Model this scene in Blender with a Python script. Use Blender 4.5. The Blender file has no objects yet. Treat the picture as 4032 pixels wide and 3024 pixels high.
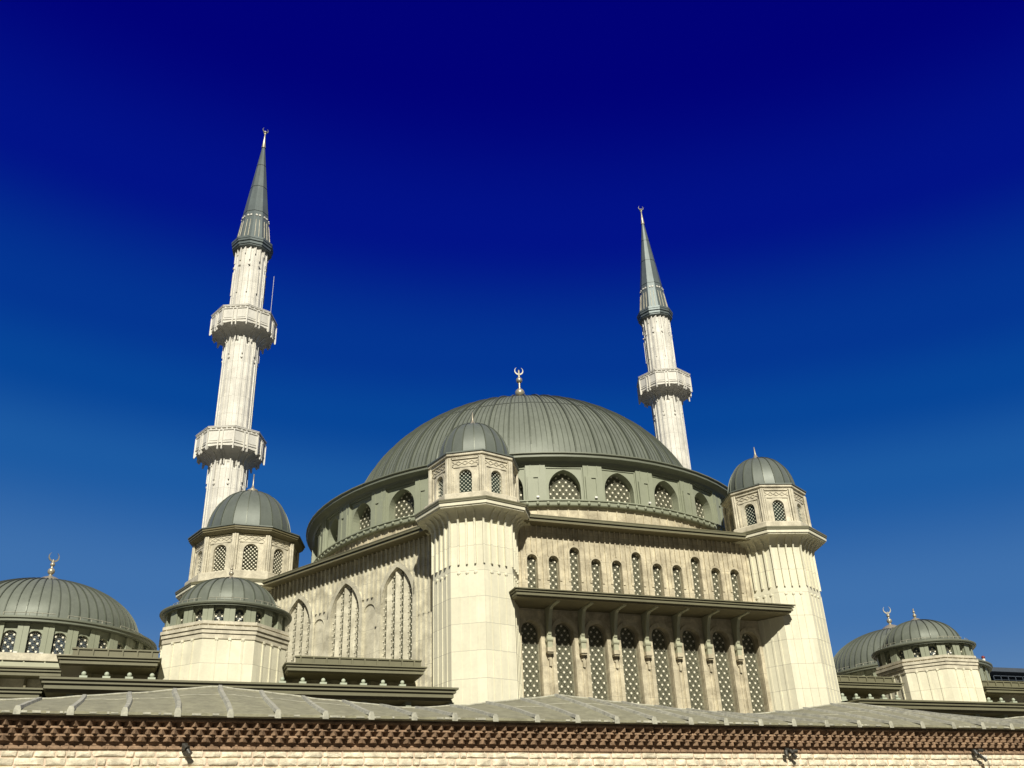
import bpy, bmesh, math, random
from mathutils import Vector, Matrix
from mathutils.geometry import tessellate_polygon
random.seed(7)
PI = math.pi
R_ = math.radians
S = bpy.context.scene
COL = S.collection
Z = 1.6                                   # heights below are measured from the eye, the ground is 1.6 m lower

# ------------------------------------------------------------------ camera
cam_d = bpy.data.cameras.new("camera")
cam_d.sensor_fit = 'HORIZONTAL'; cam_d.sensor_width = 36.0
cam_d.lens = 3739.0 / 4032.0 * 36.0
cam_d.clip_start = 0.1; cam_d.clip_end = 3000
cam = bpy.data.objects.new("camera", cam_d); COL.objects.link(cam); S.camera = cam
yaw, pitch, roll = R_(21.02), R_(28.124), R_(-2.572)
hf = Vector((math.sin(yaw), math.cos(yaw), 0)); r0 = Vector((math.cos(yaw), -math.sin(yaw), 0))
fw = hf * math.cos(pitch) + Vector((0, 0, 1)) * math.sin(pitch)
u0 = -hf * math.sin(pitch) + Vector((0, 0, 1)) * math.cos(pitch)
rc = r0 * math.cos(roll) + u0 * math.sin(roll)
uc = -r0 * math.sin(roll) + u0 * math.cos(roll)
M = Matrix((rc, uc, -fw)).transposed().to_4x4(); M.translation = Vector((-23.01, -58.35, Z))
cam.matrix_world = M

# ------------------------------------------------------------------ sky and sun
SUN_AZ, SUN_EL = R_(-14.0), R_(35.5)      # azimuth from -y towards +x
sdir = Vector((math.sin(SUN_AZ) * math.cos(SUN_EL), -math.cos(SUN_AZ) * math.cos(SUN_EL), math.sin(SUN_EL)))
sun_d = bpy.data.lights.new("sun", 'SUN'); sun_d.energy = 5.0; sun_d.angle = R_(0.5); sun_d.color = (1.0, 0.95, 0.81)
sun = bpy.data.objects.new("sun", sun_d); COL.objects.link(sun)
sun.rotation_euler = sdir.to_track_quat('Z', 'Y').to_euler(); sun.location = (0, -60, 60)

W = bpy.data.worlds.new("World"); S.world = W; W.use_nodes = True
nt = W.node_tree; nt.nodes.clear()
def wn(t, **k):
    n = nt.nodes.new(t)
    for a, b in k.items(): setattr(n, a, b)
    return n
out = wn('ShaderNodeOutputWorld'); bg = wn('ShaderNodeBackground')
sky = wn('ShaderNodeTexSky', sky_type='NISHITA', sun_disc=False, sun_elevation=SUN_EL)
sky.sun_rotation = math.atan2(sdir.x, sdir.y)
sky.air_density = 1.0; sky.dust_density = 0.6; sky.ozone_density = 3.0
tc = wn('ShaderNodeTexCoord')
ramp = wn('ShaderNodeValToRGB'); cr = ramp.color_ramp; cr.interpolation = 'EASE'
stops = [(0.0, (.21, .34, .53)), (0.13, (.12, .235, .42)), (0.25, (.048, .155, .385)), (0.36, (.011, .095, .335)), (0.43, (.002, .056, .29)),
         (0.49, (.001, .034, .265)), (0.60, (.0004, .006, .225)), (0.72, (.0003, .0006, .17)), (1.0, (.0002, .0003, .11))]
cr.elements[0].position, cr.elements[0].color = stops[0][0], (*stops[0][1], 1)
cr.elements[1].position, cr.elements[1].color = stops[-1][0], (*stops[-1][1], 1)
for p, c in stops[1:-1]:
    e = cr.elements.new(p); e.color = (*c, 1)
ax_ = (Vector((0, 0, 1)) + .055 * r0).normalized()
dz_ = wn('ShaderNodeVectorMath', operation='DOT_PRODUCT'); dz_.inputs[1].default_value = ax_
nt.links.new(tc.outputs['Generated'], dz_.inputs[0]); nt.links.new(dz_.outputs['Value'], ramp.inputs[0])
# the half of the sky round the sun stays the plain physical sky, the half away from it is the deep polarised blue
dotn = wn('ShaderNodeVectorMath', operation='DOT_PRODUCT'); dotn.inputs[1].default_value = (math.sin(SUN_AZ), -math.cos(SUN_AZ), 0)
nt.links.new(tc.outputs['Generated'], dotn.inputs[0])
mr = wn('ShaderNodeMapRange', interpolation_type='SMOOTHSTEP'); mr.inputs[1].default_value = -0.25; mr.inputs[2].default_value = 0.55
nt.links.new(dotn.outputs['Value'], mr.inputs[0])
sc = wn('ShaderNodeMixRGB', blend_type='MULTIPLY'); sc.inputs[0].default_value = 1; sc.inputs[2].default_value = (.007, .0068, .0062, 1)
nt.links.new(sky.outputs[0], sc.inputs[1])
mx = wn('ShaderNodeMixRGB'); nt.links.new(mr.outputs[0], mx.inputs[0]); nt.links.new(ramp.outputs[0], mx.inputs[1]); nt.links.new(sc.outputs[0], mx.inputs[2])
nt.links.new(mx.outputs[0], bg.inputs[0]); bg.inputs[1].default_value = 1.0
nt.links.new(bg.outputs[0], out.inputs[0])
S.view_settings.view_transform = 'Standard'; S.view_settings.look = 'None'; S.view_settings.gamma = 1.0
S.view_settings.exposure = 0.12; S.view_settings.use_curve_mapping = False

# ------------------------------------------------------------------ materials
MATS = {}
def mat(name, base, rough=.7, metal=0.0, var=.12, scale=1.2, joint=None, spec=.4, bump=0.0, bump_scale=30, tint=None, streak=0.0, ramp_mode=None):
    m = bpy.data.materials.new(name); m.use_nodes = True; n = m.node_tree.nodes; l = m.node_tree.links
    b = n['Principled BSDF']; b.inputs['Roughness'].default_value = rough; b.inputs['Metallic'].default_value = metal
    b.inputs['Specular IOR Level'].default_value = spec
    geo = n.new('ShaderNodeNewGeometry')
    nz = n.new('ShaderNodeTexNoise'); nz.inputs['Scale'].default_value = scale; nz.inputs['Detail'].default_value = 6; nz.inputs['Roughness'].default_value = .62
    nz.inputs['Distortion'].default_value = .6
    l.new(geo.outputs['Position'], nz.inputs['Vector'])
    r = n.new('ShaderNodeValToRGB'); r.color_ramp.elements[0].position = .32; r.color_ramp.elements[1].position = .68
    t = tint or base
    r.color_ramp.elements[0].color = tuple(max(0, c * (1 - var)) for c in t) + (1,)
    r.color_ramp.elements[1].color = tuple(min(1, c * (1 + var)) for c in base) + (1,)
    l.new(nz.outputs['Fac'], r.inputs[0]); colr = r.outputs[0]
    # fine grain
    n2 = n.new('ShaderNodeTexNoise'); n2.inputs['Scale'].default_value = scale * 9; n2.inputs['Detail'].default_value = 4
    l.new(geo.outputs['Position'], n2.inputs['Vector'])
    mp = n.new('ShaderNodeMapRange'); mp.inputs[1].default_value = .3; mp.inputs[2].default_value = .7; mp.inputs[3].default_value = 1 - var * .6; mp.inputs[4].default_value = 1 + var * .4
    l.new(n2.outputs['Fac'], mp.inputs[0])
    mu = n.new('ShaderNodeMixRGB'); mu.blend_type = 'MULTIPLY'; mu.inputs[0].default_value = 1
    l.new(colr, mu.inputs[1]); l.new(mp.outputs[0], mu.inputs[2]); colr = mu.outputs[0]
    if streak:
        sp = n.new('ShaderNodeMapping'); sp.inputs['Scale'].default_value = (2.2, 2.2, .12); l.new(geo.outputs['Position'], sp.inputs[0])
        n3 = n.new('ShaderNodeTexNoise'); n3.inputs['Scale'].default_value = 2.0; n3.inputs['Detail'].default_value = 3; l.new(sp.outputs[0], n3.inputs['Vector'])
        m3 = n.new('ShaderNodeMapRange'); m3.inputs[1].default_value = .35; m3.inputs[2].default_value = .7; m3.inputs[3].default_value = 1 - streak; m3.inputs[4].default_value = 1 + streak * .5
        l.new(n3.outputs['Fac'], m3.inputs[0])
        mu = n.new('ShaderNodeMixRGB'); mu.blend_type = 'MULTIPLY'; mu.inputs[0].default_value = 1
        l.new(colr, mu.inputs[1]); l.new(m3.outputs[0], mu.inputs[2]); colr = mu.outputs[0]
    if joint:                                         # thin horizontal joints between the cladding slabs, each course a shade of its own
        h, off, wd = joint
        sx = n.new('ShaderNodeSeparateXYZ'); l.new(geo.outputs['Position'], sx.inputs[0])
        a = n.new('ShaderNodeMath'); a.operation = 'SUBTRACT'; l.new(sx.outputs[2], a.inputs[0]); a.inputs[1].default_value = off
        d = n.new('ShaderNodeMath'); d.operation = 'DIVIDE'; l.new(a.outputs[0], d.inputs[0]); d.inputs[1].default_value = h
        f = n.new('ShaderNodeMath'); f.operation = 'FRACT'; l.new(d.outputs[0], f.inputs[0])
        lt = n.new('ShaderNodeMath'); lt.operation = 'LESS_THAN'; l.new(f.outputs[0], lt.inputs[0]); lt.inputs[1].default_value = wd / h
        fl = n.new('ShaderNodeMath'); fl.operation = 'FLOOR'; l.new(d.outputs[0], fl.inputs[0])
        dv = n.new('ShaderNodeVectorMath'); dv.operation = 'MULTIPLY'; dv.inputs[1].default_value = (1.7, 1.7, 0); l.new(geo.outputs['Position'], dv.inputs[0])
        fv = n.new('ShaderNodeVectorMath'); fv.operation = 'FLOOR'; l.new(dv.outputs[0], fv.inputs[0])
        wnz = n.new('ShaderNodeTexWhiteNoise'); wnz.noise_dimensions = '4D'; l.new(fv.outputs[0], wnz.inputs['Vector']); l.new(fl.outputs[0], wnz.inputs['W'])
        mp2 = n.new('ShaderNodeMapRange'); mp2.inputs[3].default_value = .91; mp2.inputs[4].default_value = 1.04; l.new(wnz.outputs['Value'], mp2.inputs[0])
        mu = n.new('ShaderNodeMixRGB'); mu.blend_type = 'MULTIPLY'; mu.inputs[0].default_value = 1; l.new(colr, mu.inputs[1]); l.new(mp2.outputs[0], mu.inputs[2])
        mj = n.new('ShaderNodeMixRGB'); l.new(lt.outputs[0], mj.inputs[0]); l.new(mu.outputs[0], mj.inputs[1]); mj.inputs[2].default_value = tuple(c * .66 for c in base) + (1,)
        colr = mj.outputs[0]
    l.new(colr, b.inputs['Base Color'])
    if bump:
        bn = n.new('ShaderNodeTexNoise'); bn.inputs['Scale'].default_value = bump_scale; bn.inputs['Detail'].default_value = 8; bn.inputs['Roughness'].default_value = .7; l.new(geo.outputs['Position'], bn.inputs['Vector'])
        bp = n.new('ShaderNodeBump'); bp.inputs['Strength'].default_value = bump; bp.inputs['Distance'].default_value = .04
        l.new(bn.outputs['Fac'], bp.inputs['Height']); l.new(bp.outputs[0], b.inputs['Normal'])
    MATS[name] = m; return m
JZ = lambda z: z + Z
M_TOW = mat('cream_limestone', (.74, .71, .555), .75, var=.06, scale=.9, joint=(1.235, JZ(13.38), .028), streak=.025)
M_LAN = mat('veined_limestone', (.61, .565, .445), .7, var=.18, scale=1.7, tint=(.49, .45, .345))
M_HALL = mat('hall_limestone', (.59, .53, .385), .7, var=.19, scale=1.6, tint=(.44, .385, .27), joint=(1.33, JZ(14.72), .024), streak=.06)
M_HALL2 = mat('pale_hall_limestone', (.64, .605, .475), .7, var=.17, scale=1.4, tint=(.51, .475, .36), joint=(1.24, JZ(14.83), .024), streak=.05)
M_MIN = mat('white_marble', (.72, .70, .64), .6, var=.08, scale=.8, joint=(1.55, JZ(1.0), .03), tint=(.645, .625, .57), streak=.05)
M_MIN2 = mat('white_marble_trim', (.65, .63, .575), .6, var=.09, scale=1.2)
M_DOME = mat('green_zinc', (.168, .186, .155), .52, metal=.10, var=.10, scale=.5, spec=.35, streak=.07)
M_DOME2 = mat('dark_green_zinc', (.148, .168, .148), .44, metal=.18, var=.08, scale=.6, spec=.45, streak=.06)
M_RIB = mat('zinc_seam', (.105, .118, .092), .45, metal=.2, var=.08, scale=1.0)
M_DRUM = mat('sage_panel', (.285, .305, .225), .5, var=.06, scale=.8, spec=.35)
M_BAND = mat('olive_metal', (.165, .158, .10), .5, var=.08, scale=.8, spec=.3)
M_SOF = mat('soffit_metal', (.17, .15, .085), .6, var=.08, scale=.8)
M_SPIRE = mat('grey_zinc', (.145, .175, .178), .40, metal=.3, var=.10, scale=.7, streak=.10)
M_DARKZ = mat('black_zinc', (.03, .04, .038), .4, metal=.3, var=.1)
M_GOLD = mat('champagne_metal', (.43, .39, .30), .36, metal=.45, var=.06, scale=3)
M_LAT = mat('pale_lattice', (.80, .76, .62), .6, var=.04, scale=4)
M_SPOKE = mat('lattice_spokes', (.29, .285, .205), .6, var=.06, scale=4)
M_LAT2 = mat('grey_lattice', (.46, .48, .40), .5, var=.05, scale=4)
M_BRK = mat('bracket_metal', (.40, .405, .29), .5, var=.05, scale=2)
M_GREYM = mat('grey_metal', (.34, .325, .27), .4, metal=.4, var=.06, scale=3)
M_EAVE = mat('eave_zinc', (.175, .19, .145), .5, metal=.1, var=.07, scale=.8)
M_DARKST = mat('shaded_stone', (.27, .245, .155), .75, var=.10, scale=1.5)  # darkened stone for the wing walls; shade under the eave put into its colour
M_LEAD = mat('lead_sheet', (.30, .29, .195), .7, metal=0, var=.14, scale=5, tint=(.255, .245, .165), streak=.05, bump=.2, bump_scale=9)
M_LEADR = mat('lead_roll', (.43, .42, .335), .6, metal=0, var=.2, scale=6, tint=(.345, .34, .275))
M_BRICK = mat('red_brick', (.345, .23, .145), .85, var=.28, scale=5, tint=(.25, .16, .10), bump=.4, bump_scale=45)
M_STONE = mat('rough_stone', (.81, .735, .57), .9, var=.20, scale=5, tint=(.63, .56, .42), bump=.5, bump_scale=14)
M_MORT = mat('pink_mortar', (.63, .51, .395), .95, var=.10, scale=6, bump=.3, bump_scale=30)
M_BLACK = mat('black_plastic', (.045, .042, .036), .45, var=.15, scale=8)
M_WHITE = mat('white_paint', (.78, .78, .74), .5, var=.03, scale=6)
M_GROUND = mat('paving', (.085, .08, .066), .85, var=.12, scale=.8)
M_FARW = mat('grey_cladding', (.42, .46, .50), .6, var=.05, scale=.3)
M_FARD = mat('dark_roofing', (.07, .085, .11), .5, var=.1, scale=.3)
def glass(name, base, rough=.12):
    m = bpy.data.materials.new(name); m.use_nodes = True; n = m.node_tree.nodes; l = m.node_tree.links; b = n['Principled BSDF']
    b.inputs['Roughness'].default_value = rough; b.inputs['Specular IOR Level'].default_value = .5
    nz = n.new('ShaderNodeTexNoise'); nz.inputs['Scale'].default_value = 1.5; g = n.new('ShaderNodeNewGeometry'); l.new(g.outputs['Position'], nz.inputs[0])
    r = n.new('ShaderNodeValToRGB'); r.color_ramp.elements[0].color = tuple(c * .6 for c in base) + (1,); r.color_ramp.elements[1].color = tuple(c * 1.4 for c in base) + (1,)
    l.new(nz.outputs[0], r.inputs[0]); l.new(r.outputs[0], b.inputs['Base Color']); return m
M_GLASS = glass('dark_glass', (.085, .085, .056)); M_GLASSB = glass('sky_tint_glass', (.035, .055, .085)); M_GLASST = glass('teal_glass', (.035, .05, .042))  # the blue glass has the reflected sky put into its base colour

# ------------------------------------------------------------------ mesh builder
class MB:
    def __init__(s, mtx=None): s.v = []; s.f = []; s.m = mtx
    def add(s, vs, fs):
        o = len(s.v)
        s.v += [tuple(s.m @ Vector(v)) for v in vs] if s.m else [tuple(v) for v in vs]
        s.f += [tuple(i + o for i in f) for f in fs]
    def box(s, x0, x1, y0, y1, z0, z1):
        s.add([(x0, y0, z0), (x1, y0, z0), (x1, y1, z0), (x0, y1, z0), (x0, y0, z1), (x1, y0, z1), (x1, y1, z1), (x0, y1, z1)],
              [(0, 3, 2, 1), (4, 5, 6, 7), (0, 1, 5, 4), (1, 2, 6, 5), (2, 3, 7, 6), (3, 0, 4, 7)])
    def lathe(s, prof, n, rot=0., cx=0., cy=0., a0=0., a1=2 * PI):
        full = abs(a1 - a0 - 2 * PI) < 1e-6; k = n if full else n + 1; rings = []; vs = []; fs = []
        for r, z in prof:
            if r < 1e-6: rings.append([len(vs)]); vs.append((cx, cy, z)); continue
            rings.append(list(range(len(vs), len(vs) + k)))
            for i in range(k):
                a = rot + a0 + (a1 - a0) * i / n; vs.append((cx + r * math.cos(a), cy + r * math.sin(a), z))
        for A, B in zip(rings, rings[1:]):
            for i in range(n):
                j = (i + 1) % k
                if len(A) == 1 and len(B) == 1: continue
                if len(A) == 1: fs.append((A[0], B[j], B[i]))
                elif len(B) == 1: fs.append((A[i], A[j], B[0]))
                else: fs.append((A[i], A[j], B[j], B[i]))
        s.add(vs, fs)
    def strip(s, prof, az, wd, h, cx=0., cy=0., base=-.01):
        """a raised bar following a lathe profile at one azimuth"""
        ca, sa = math.cos(az), math.sin(az); n = len(prof); vs = []; fs = []
        for i, (r, z) in enumerate(prof):
            p0 = prof[max(0, i - 1)]; p1 = prof[min(n - 1, i + 1)]; dr, dz = p1[0] - p0[0], p1[1] - p0[1]; L = math.hypot(dr, dz) or 1
            nr, nz = dz / L, -dr / L
            if nr < 0 and nz < 0: nr, nz = -nr, -nz
            for q, e in ((-1, base), (-1, h), (1, h), (1, base)):
                rr = r + nr * e; t = q * min(wd / 2, max(.006, r * .12)) ; vs.append((cx + rr * ca - t * sa, cy + rr * sa + t * ca, z + nz * e))
        for i in range(n - 1):
            o = i * 4
            for a, b in ((0, 1), (1, 2), (2, 3)): fs.append((o + b, o + a, o + 4 + a, o + 4 + b))
        fs += [(0, 1, 2, 3), tuple(4 * (n - 1) + k for k in (3, 2, 1, 0))]
        s.add(vs, fs)
    def extr(s, poly, d0, d1, axes):
        """extrude a 2D polygon; axes maps (u, v, depth) to a point"""
        n = len(poly); vs = [axes(u, v, d0) for u, v in poly] + [axes(u, v, d1) for u, v in poly]
        s.add(vs, [tuple(range(n - 1, -1, -1)), tuple(range(n, 2 * n))] + [(i, (i + 1) % n, n + (i + 1) % n, n + i) for i in range(n)])
    def disc(s, c, r, h, n, axes):
        poly = [(c[0] + r * math.cos(2 * PI * i / n), c[1] + r * math.sin(2 * PI * i / n)) for i in range(n)]
        s.extr(poly, h[0], h[1], axes)
    def tube(s, pts, r, n=6):
        for a, b in zip(pts, pts[1:]):
            a, b = Vector(a), Vector(b); d = (b - a); q = d.to_track_quat('Z', 'Y'); L = d.length
            vs = [a + q @ Vector((r * math.cos(2 * PI * i / n), r * math.sin(2 * PI * i / n), zz)) for zz in (0, L) for i in range(n)]
            s.add(vs, [(i, (i + 1) % n, n + (i + 1) % n, n + i) for i in range(n)] + [tuple(range(n - 1, -1, -1)), tuple(range(n, 2 * n))])
    def sphere(s, c, r, n=14, k=8, sz=1.0):
        s.lathe([(r * math.sin(PI * i / k) if 0 < i < k else 0, c[2] - r * sz * math.cos(PI * i / k)) for i in range(k + 1)], n, 0, c[0], c[1])
    def mesh(s, name, m, smooth=None, shift=True, fix=True):
        me = bpy.data.meshes.new(name)
        me.from_pydata([(x, y, z + Z) for x, y, z in s.v] if shift else s.v, [], s.f)
        if fix:
            bm = bmesh.new(); bm.from_mesh(me); bmesh.ops.remove_doubles(bm, verts=bm.verts, dist=1e-5); bmesh.ops.recalc_face_normals(bm, faces=bm.faces); bm.to_mesh(me); bm.free()
        me.materials.append(m)
        if smooth is not None:
            me.shade_smooth(); me.set_sharp_from_angle(angle=R_(smooth))
        me.update(); return me
    def build(s, name, m, parent, smooth=None, shift=True, fix=True):
        return place(name, s.mesh(name, m, smooth, shift, fix), parent)
def place(name, me, parent, mtx=None):
    o = bpy.data.objects.new(name, me); COL.objects.link(o); o.parent = parent
    if mtx is not None: o.matrix_local = mtx
    return o
def thing(name, label, cat, loc, group=None):
    o = bpy.data.objects.new(name, None); COL.objects.link(o); o.location = (loc[0], loc[1], loc[2] if len(loc) > 2 else 0.)
    o.empty_display_size = .5; o['label'] = label; o['category'] = cat
    if group: o['group'] = group
    return o
def wall_mtx(phi, dist, cx=0., cy=0., z=0.):
    """frame of a wall: x to the right seen from outside, y inwards, z up; phi is the direction of the outward normal"""
    n = Vector((math.cos(phi), math.sin(phi), 0)); t = Vector((-n.y, n.x, 0))
    m = Matrix((t, -n, Vector((0, 0, 1)))).transposed().to_4x4(); m.translation = Vector((cx, cy, z)) + n * dist
    return m
FL = lambda u, v, d: (u, d, v)            # wall frame: (along, height, depth inwards)

# ------------------------------------------------------------------ openings
def arch(w, z0, zs, kind='round', n=14, x0=0.):
    """outline of an arched opening, counterclockwise seen from outside"""
    h = w / 2; p = [(x0 - h, z0), (x0 + h, z0)]
    if kind == 'round':
        p += [(x0 + h * math.cos(PI * i / n), zs + h * math.sin(PI * i / n)) for i in range(n + 1)]
    else:
        k = kind; R = w * k; cx = R - h                      # two arcs of radius k*w
        am = math.acos(cx / R); q = n // 2
        p += [(x0 - cx + R * math.cos(am * i / q), zs + R * math.sin(am * i / q)) for i in range(q + 1)]
        p += [(x0 + cx - R * math.cos(am * (q - i) / q), zs + R * math.sin(am * (q - i) / q)) for i in range(1, q + 1)]
    return p
def inside(poly, x, z):
    c = False; j = len(poly) - 1
    for i in range(len(poly)):
        if (poly[i][1] > z) != (poly[j][1] > z) and x < (poly[j][0] - poly[i][0]) * (z - poly[i][1]) / (poly[j][1] - poly[i][1]) + poly[i][0]: c = not c
        j = i
    return c
def panel(mb, outer, holes, depth, y0=0.):
    loops = [[Vector((x, z, 0)) for x, z in outer]] + [[Vector((x, z, 0)) for x, z in h] for h in holes]
    flat = [p for lp in loops for p in lp]
    mb.add([(p.x, y0, p.y) for p in flat], [tuple(t) for t in tessellate_polygon(loops)])
    for h in holes:
        n = len(h)
        mb.add([(x, y0, z) for x, z in h] + [(x, y0 + depth, z) for x, z in h], [(i, (i + 1) % n, n + (i + 1) % n, n + i) for i in range(n)])
def hood(mb, w, z0, zs, t, kind, y0, y1, x0=0., n=14):
    """moulding round an opening"""
    a = arch(w, z0, zs, kind, n, x0)[1:] + [(x0 - w / 2, z0)]
    k = kind if kind == 'round' else kind * w / (w + 2 * t) + t / (w + 2 * t)
    b = arch(w + 2 * t, z0, zs, k, n, x0)[1:] + [(x0 - w / 2 - t, z0)]
    m = len(a)
    for i in range(m - 1):
        vs = [FL(*p, d) for d in (y0, y1) for p in (a[i], a[i + 1], b[i + 1], b[i])]
        mb.add(vs, [(0, 3, 2, 1), (0, 4, 7, 3), (1, 2, 6, 5), (2, 3, 7, 6), (0, 1, 5, 4)])
def lattice(poly, dx, dz, r, y, spokes=12, ox=0., oz=0., bw=.016, edge=True, frame=.03):
    """star grille: discs on a staggered grid, spokes between them, a thin frame round the opening"""
    mb = MB(); mb.split = None; sp_ = MB(); xs = [p[0] for p in poly]; zs = [p[1] for p in poly]; xa, xb, za, zb = min(xs), max(xs), min(zs), max(zs)
    cxm = (xa + xb) / 2 + ox; row = 0; z = za + oz; L = .5 * min(dx, 2 * dz) * 1.02; nod = []
    while z < zb + dz:
        o = cxm + (dx / 2 if row % 2 else 0); k0 = int((xa - o) / dx) - 1
        for k in range(k0, k0 + int((xb - xa) / dx) + 4): nod.append((o + k * dx, z))
        row += 1; z += dz
    for (x, z) in nod:
        if x < xa - dx or x > xb + dx: continue
        if inside(poly, x, z):
            mb.add([FL(x + r * math.cos(2 * PI * i / 8 + .39), z + r * math.sin(2 * PI * i / 8 + .39), y - .03) for i in range(8)], [tuple(range(8))])
            mb.add([FL(x + r * math.cos(2 * PI * i / 8 + .39), z + r * math.sin(2 * PI * i / 8 + .39), d) for d in (y - .03, y) for i in range(8)], [(i, (i + 1) % 8, 8 + (i + 1) % 8, 8 + i) for i in range(8)])
        for k in range(spokes):
            a = 2 * PI * (k + .5) / spokes; ca, sa = math.cos(a), math.sin(a)
            l0, l1 = r * .8, L
            ax, az, bx, bz = x + l0 * ca, z + l0 * sa, x + l1 * ca, z + l1 * sa
            if not (inside(poly, ax, az) and inside(poly, bx, bz)): continue
            px, pz = -sa * bw / 2, ca * bw / 2
            sp_.add([FL(ax - px, az - pz, y - .015), FL(bx - px, bz - pz, y - .015), FL(bx + px, bz + pz, y - .015), FL(ax + px, az + pz, y - .015)], [(0, 1, 2, 3)])
    if edge:
        n = len(poly); cx, cz = sum(xs) / n, sum(zs) / n
        q = [(px + (cx - px) / max(.01, math.hypot(cx - px, cz - pz)) * frame, pz + (cz - pz) / max(.01, math.hypot(cx - px, cz - pz)) * frame) for px, pz in poly]
        for i in range(n):
            j = (i + 1) % n; sp_.add([FL(*poly[i], y - .012), FL(*poly[j], y - .012), FL(*q[j], y - .012), FL(*q[i], y - .012)], [(0, 1, 2, 3)])
    mb.split = len(mb.f); mb.add(sp_.v, sp_.f)
    return mb
WIN = {}
def lattice_mesh(mb, m):
    me = mb.mesh('lattice', m, fix=False); me.materials.append(M_SPOKE)
    me.polygons.foreach_set('material_index', [0 if i < mb.split else 1 for i in range(len(mb.f))]); return me
def window(parent, key, poly, depth, mtx, dx, dz, r, g=None, spokes=12, ox=0., oz=.12, bw=.013, lm=None, edge=True):
    """window = dark pane with a grille in front of it (grille is its sub-part); meshes are shared between equal windows"""
    if key not in WIN:
        mb = MB(); mb.add([FL(x, z, depth + .12) for x, z in poly], [tuple(range(len(poly)))])
        WIN[key] = (mb.mesh('window', g or M_GLASS, shift=True, fix=False), lattice_mesh(lattice(poly, dx, dz, r, depth, spokes, ox, oz, bw, edge), lm or M_LAT))
    a, b = WIN[key]
    w = place('window', a, parent, mtx); place('lattice', b, w); return w

def dome_prof(R, z0, h, a=1., n=18, r_end=0.):
    p = []
    for i in range(n + 1):
        t = PI / 2 * i / n; p.append((max(r_end, R * math.cos(t) ** a) if i < n else r_end, z0 + h * math.sin(t)))
    return p
def crescent(mb, cx, cy, z, R, t, az):
    """open ring on edge, horns up"""
    n = 18; ca, sa = math.cos(az), math.sin(az); o = []; i_ = []
    for k in range(n + 1):
        a = -PI / 2 - R_(142) + R_(284) * k / n
        o.append((R * math.cos(a), R * math.sin(a)))
        i_.append((R * .83 * math.cos(a), R * .83 * math.sin(a) + R * .155))
    poly = o + i_[::-1]; m = len(o)
    f = lambda u, v, d: (cx + u * ca - d * sa, cy + u * sa + d * ca, z + R + v)
    for k in range(n):
        q = [o[k], o[k + 1], i_[k + 1], i_[k]]
        mb.add([f(*p, d) for d in (-t, t) for p in q], [(0, 1, 2, 3), (7, 6, 5, 4), (0, 4, 5, 1), (2, 6, 7, 3)])
CAMAZ = yaw
def face_cam(x, y): return math.atan2(-58.35 - y, -23.01 - x) + PI / 2

# ------------------------------------------------------------------ ground
g = MB(); g.add([(-900, -900, -Z), (900, -900, -Z), (900, 900, -Z), (-900, 900, -Z)], [(0, 1, 2, 3)])
go = g.build('ground', M_GROUND, None); go['kind'] = 'structure'

# ------------------------------------------------------------------ stepped metal eave used by the hall, the canopy and the wings
def eave_run(mb, x0, x1, yf, z0, z1, yb, n=3, st=.07, e0=True, e1=True):
    """box eave along x, front face at yf stepping back downwards in n boards with dark gaps"""
    h = (z1 - z0) / n
    for i in range(n):
        y = yf + st * (n - 1 - i); a, b = (st * (n - 1 - i) if e0 else 0), (st * (n - 1 - i) if e1 else 0)
        mb.box(x0 + a, x1 - b, y, yb, z0 + h * i + (.055 if i else 0), z0 + h * (i + 1))
        if i: mb.box(x0 + a + .12, x1 - b - .12, y + .12, yb - .01, z0 + h * i - .002, z0 + h * i + .057)

# ================================================================== PRAYER HALL
hall = thing('prayer_hall', 'great stone mosque hall with broad green ribbed dome and canopied front of arched windows', 'mosque', (0, 0, 0))
WD = 15.6; CR = 16.5; ZC0, ZC1 = 16.36, 16.68
PH = [R_(-90 + 60 * k) for k in range(6)]     # outward normals; -90 is the window front, -150 the left front
side = WD * 2 * math.tan(R_(30))
zb = -Z
# front wall
big = [(-6.21 + 1.749 * i) for i in range(8)]; sm = [-5.94 + 1.169 * i for i in range(11)]
BW, BZ0, BZS = .98, 4.2, 11.04
holes = [arch(BW, BZ0, BZS, 'round', 14, x) for x in big]
tall = (2, 5, 8)
sh = lambda i: 15.41 if i in tall else 14.88
holes += [arch(.56, 12.8, sh(i) - .28, 'round', 12, x) for i, x in enumerate(sm)]
m_bc = wall_mtx(PH[0], WD)
mb = MB(m_bc); panel(mb, [(-side / 2, zb), (side / 2, zb), (side / 2, 16.6), (-side / 2, 16.6)], holes, .46)
mb.build('wall', M_HALL, hall)
mb = MB(m_bc)
for x in big: hood(mb, BW + .02, BZ0, BZS, .20, 'round', -.09, .02, x)
for i, x in enumerate(sm): hood(mb, .57, 13.6, sh(i) - .28, .12, 'round', -.045, .02, x, 12)
mb.build('window_hood', M_HALL, hall)
for x in big:
    window(hall, 'big', arch(BW, BZ0, BZS), .31, m_bc @ Matrix.Translation((x, 0, 0)), .33, .222, .050, spokes=12)
for i, x in enumerate(sm):
    k = i in tall; window(hall, ('sm', k), arch(.56, 12.8, sh(i) - .28), .25, m_bc @ Matrix.Translation((x, 0, 0)), .32, .19, .047, oz=.05 if k else .13, bw=.010, spokes=14)
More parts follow.
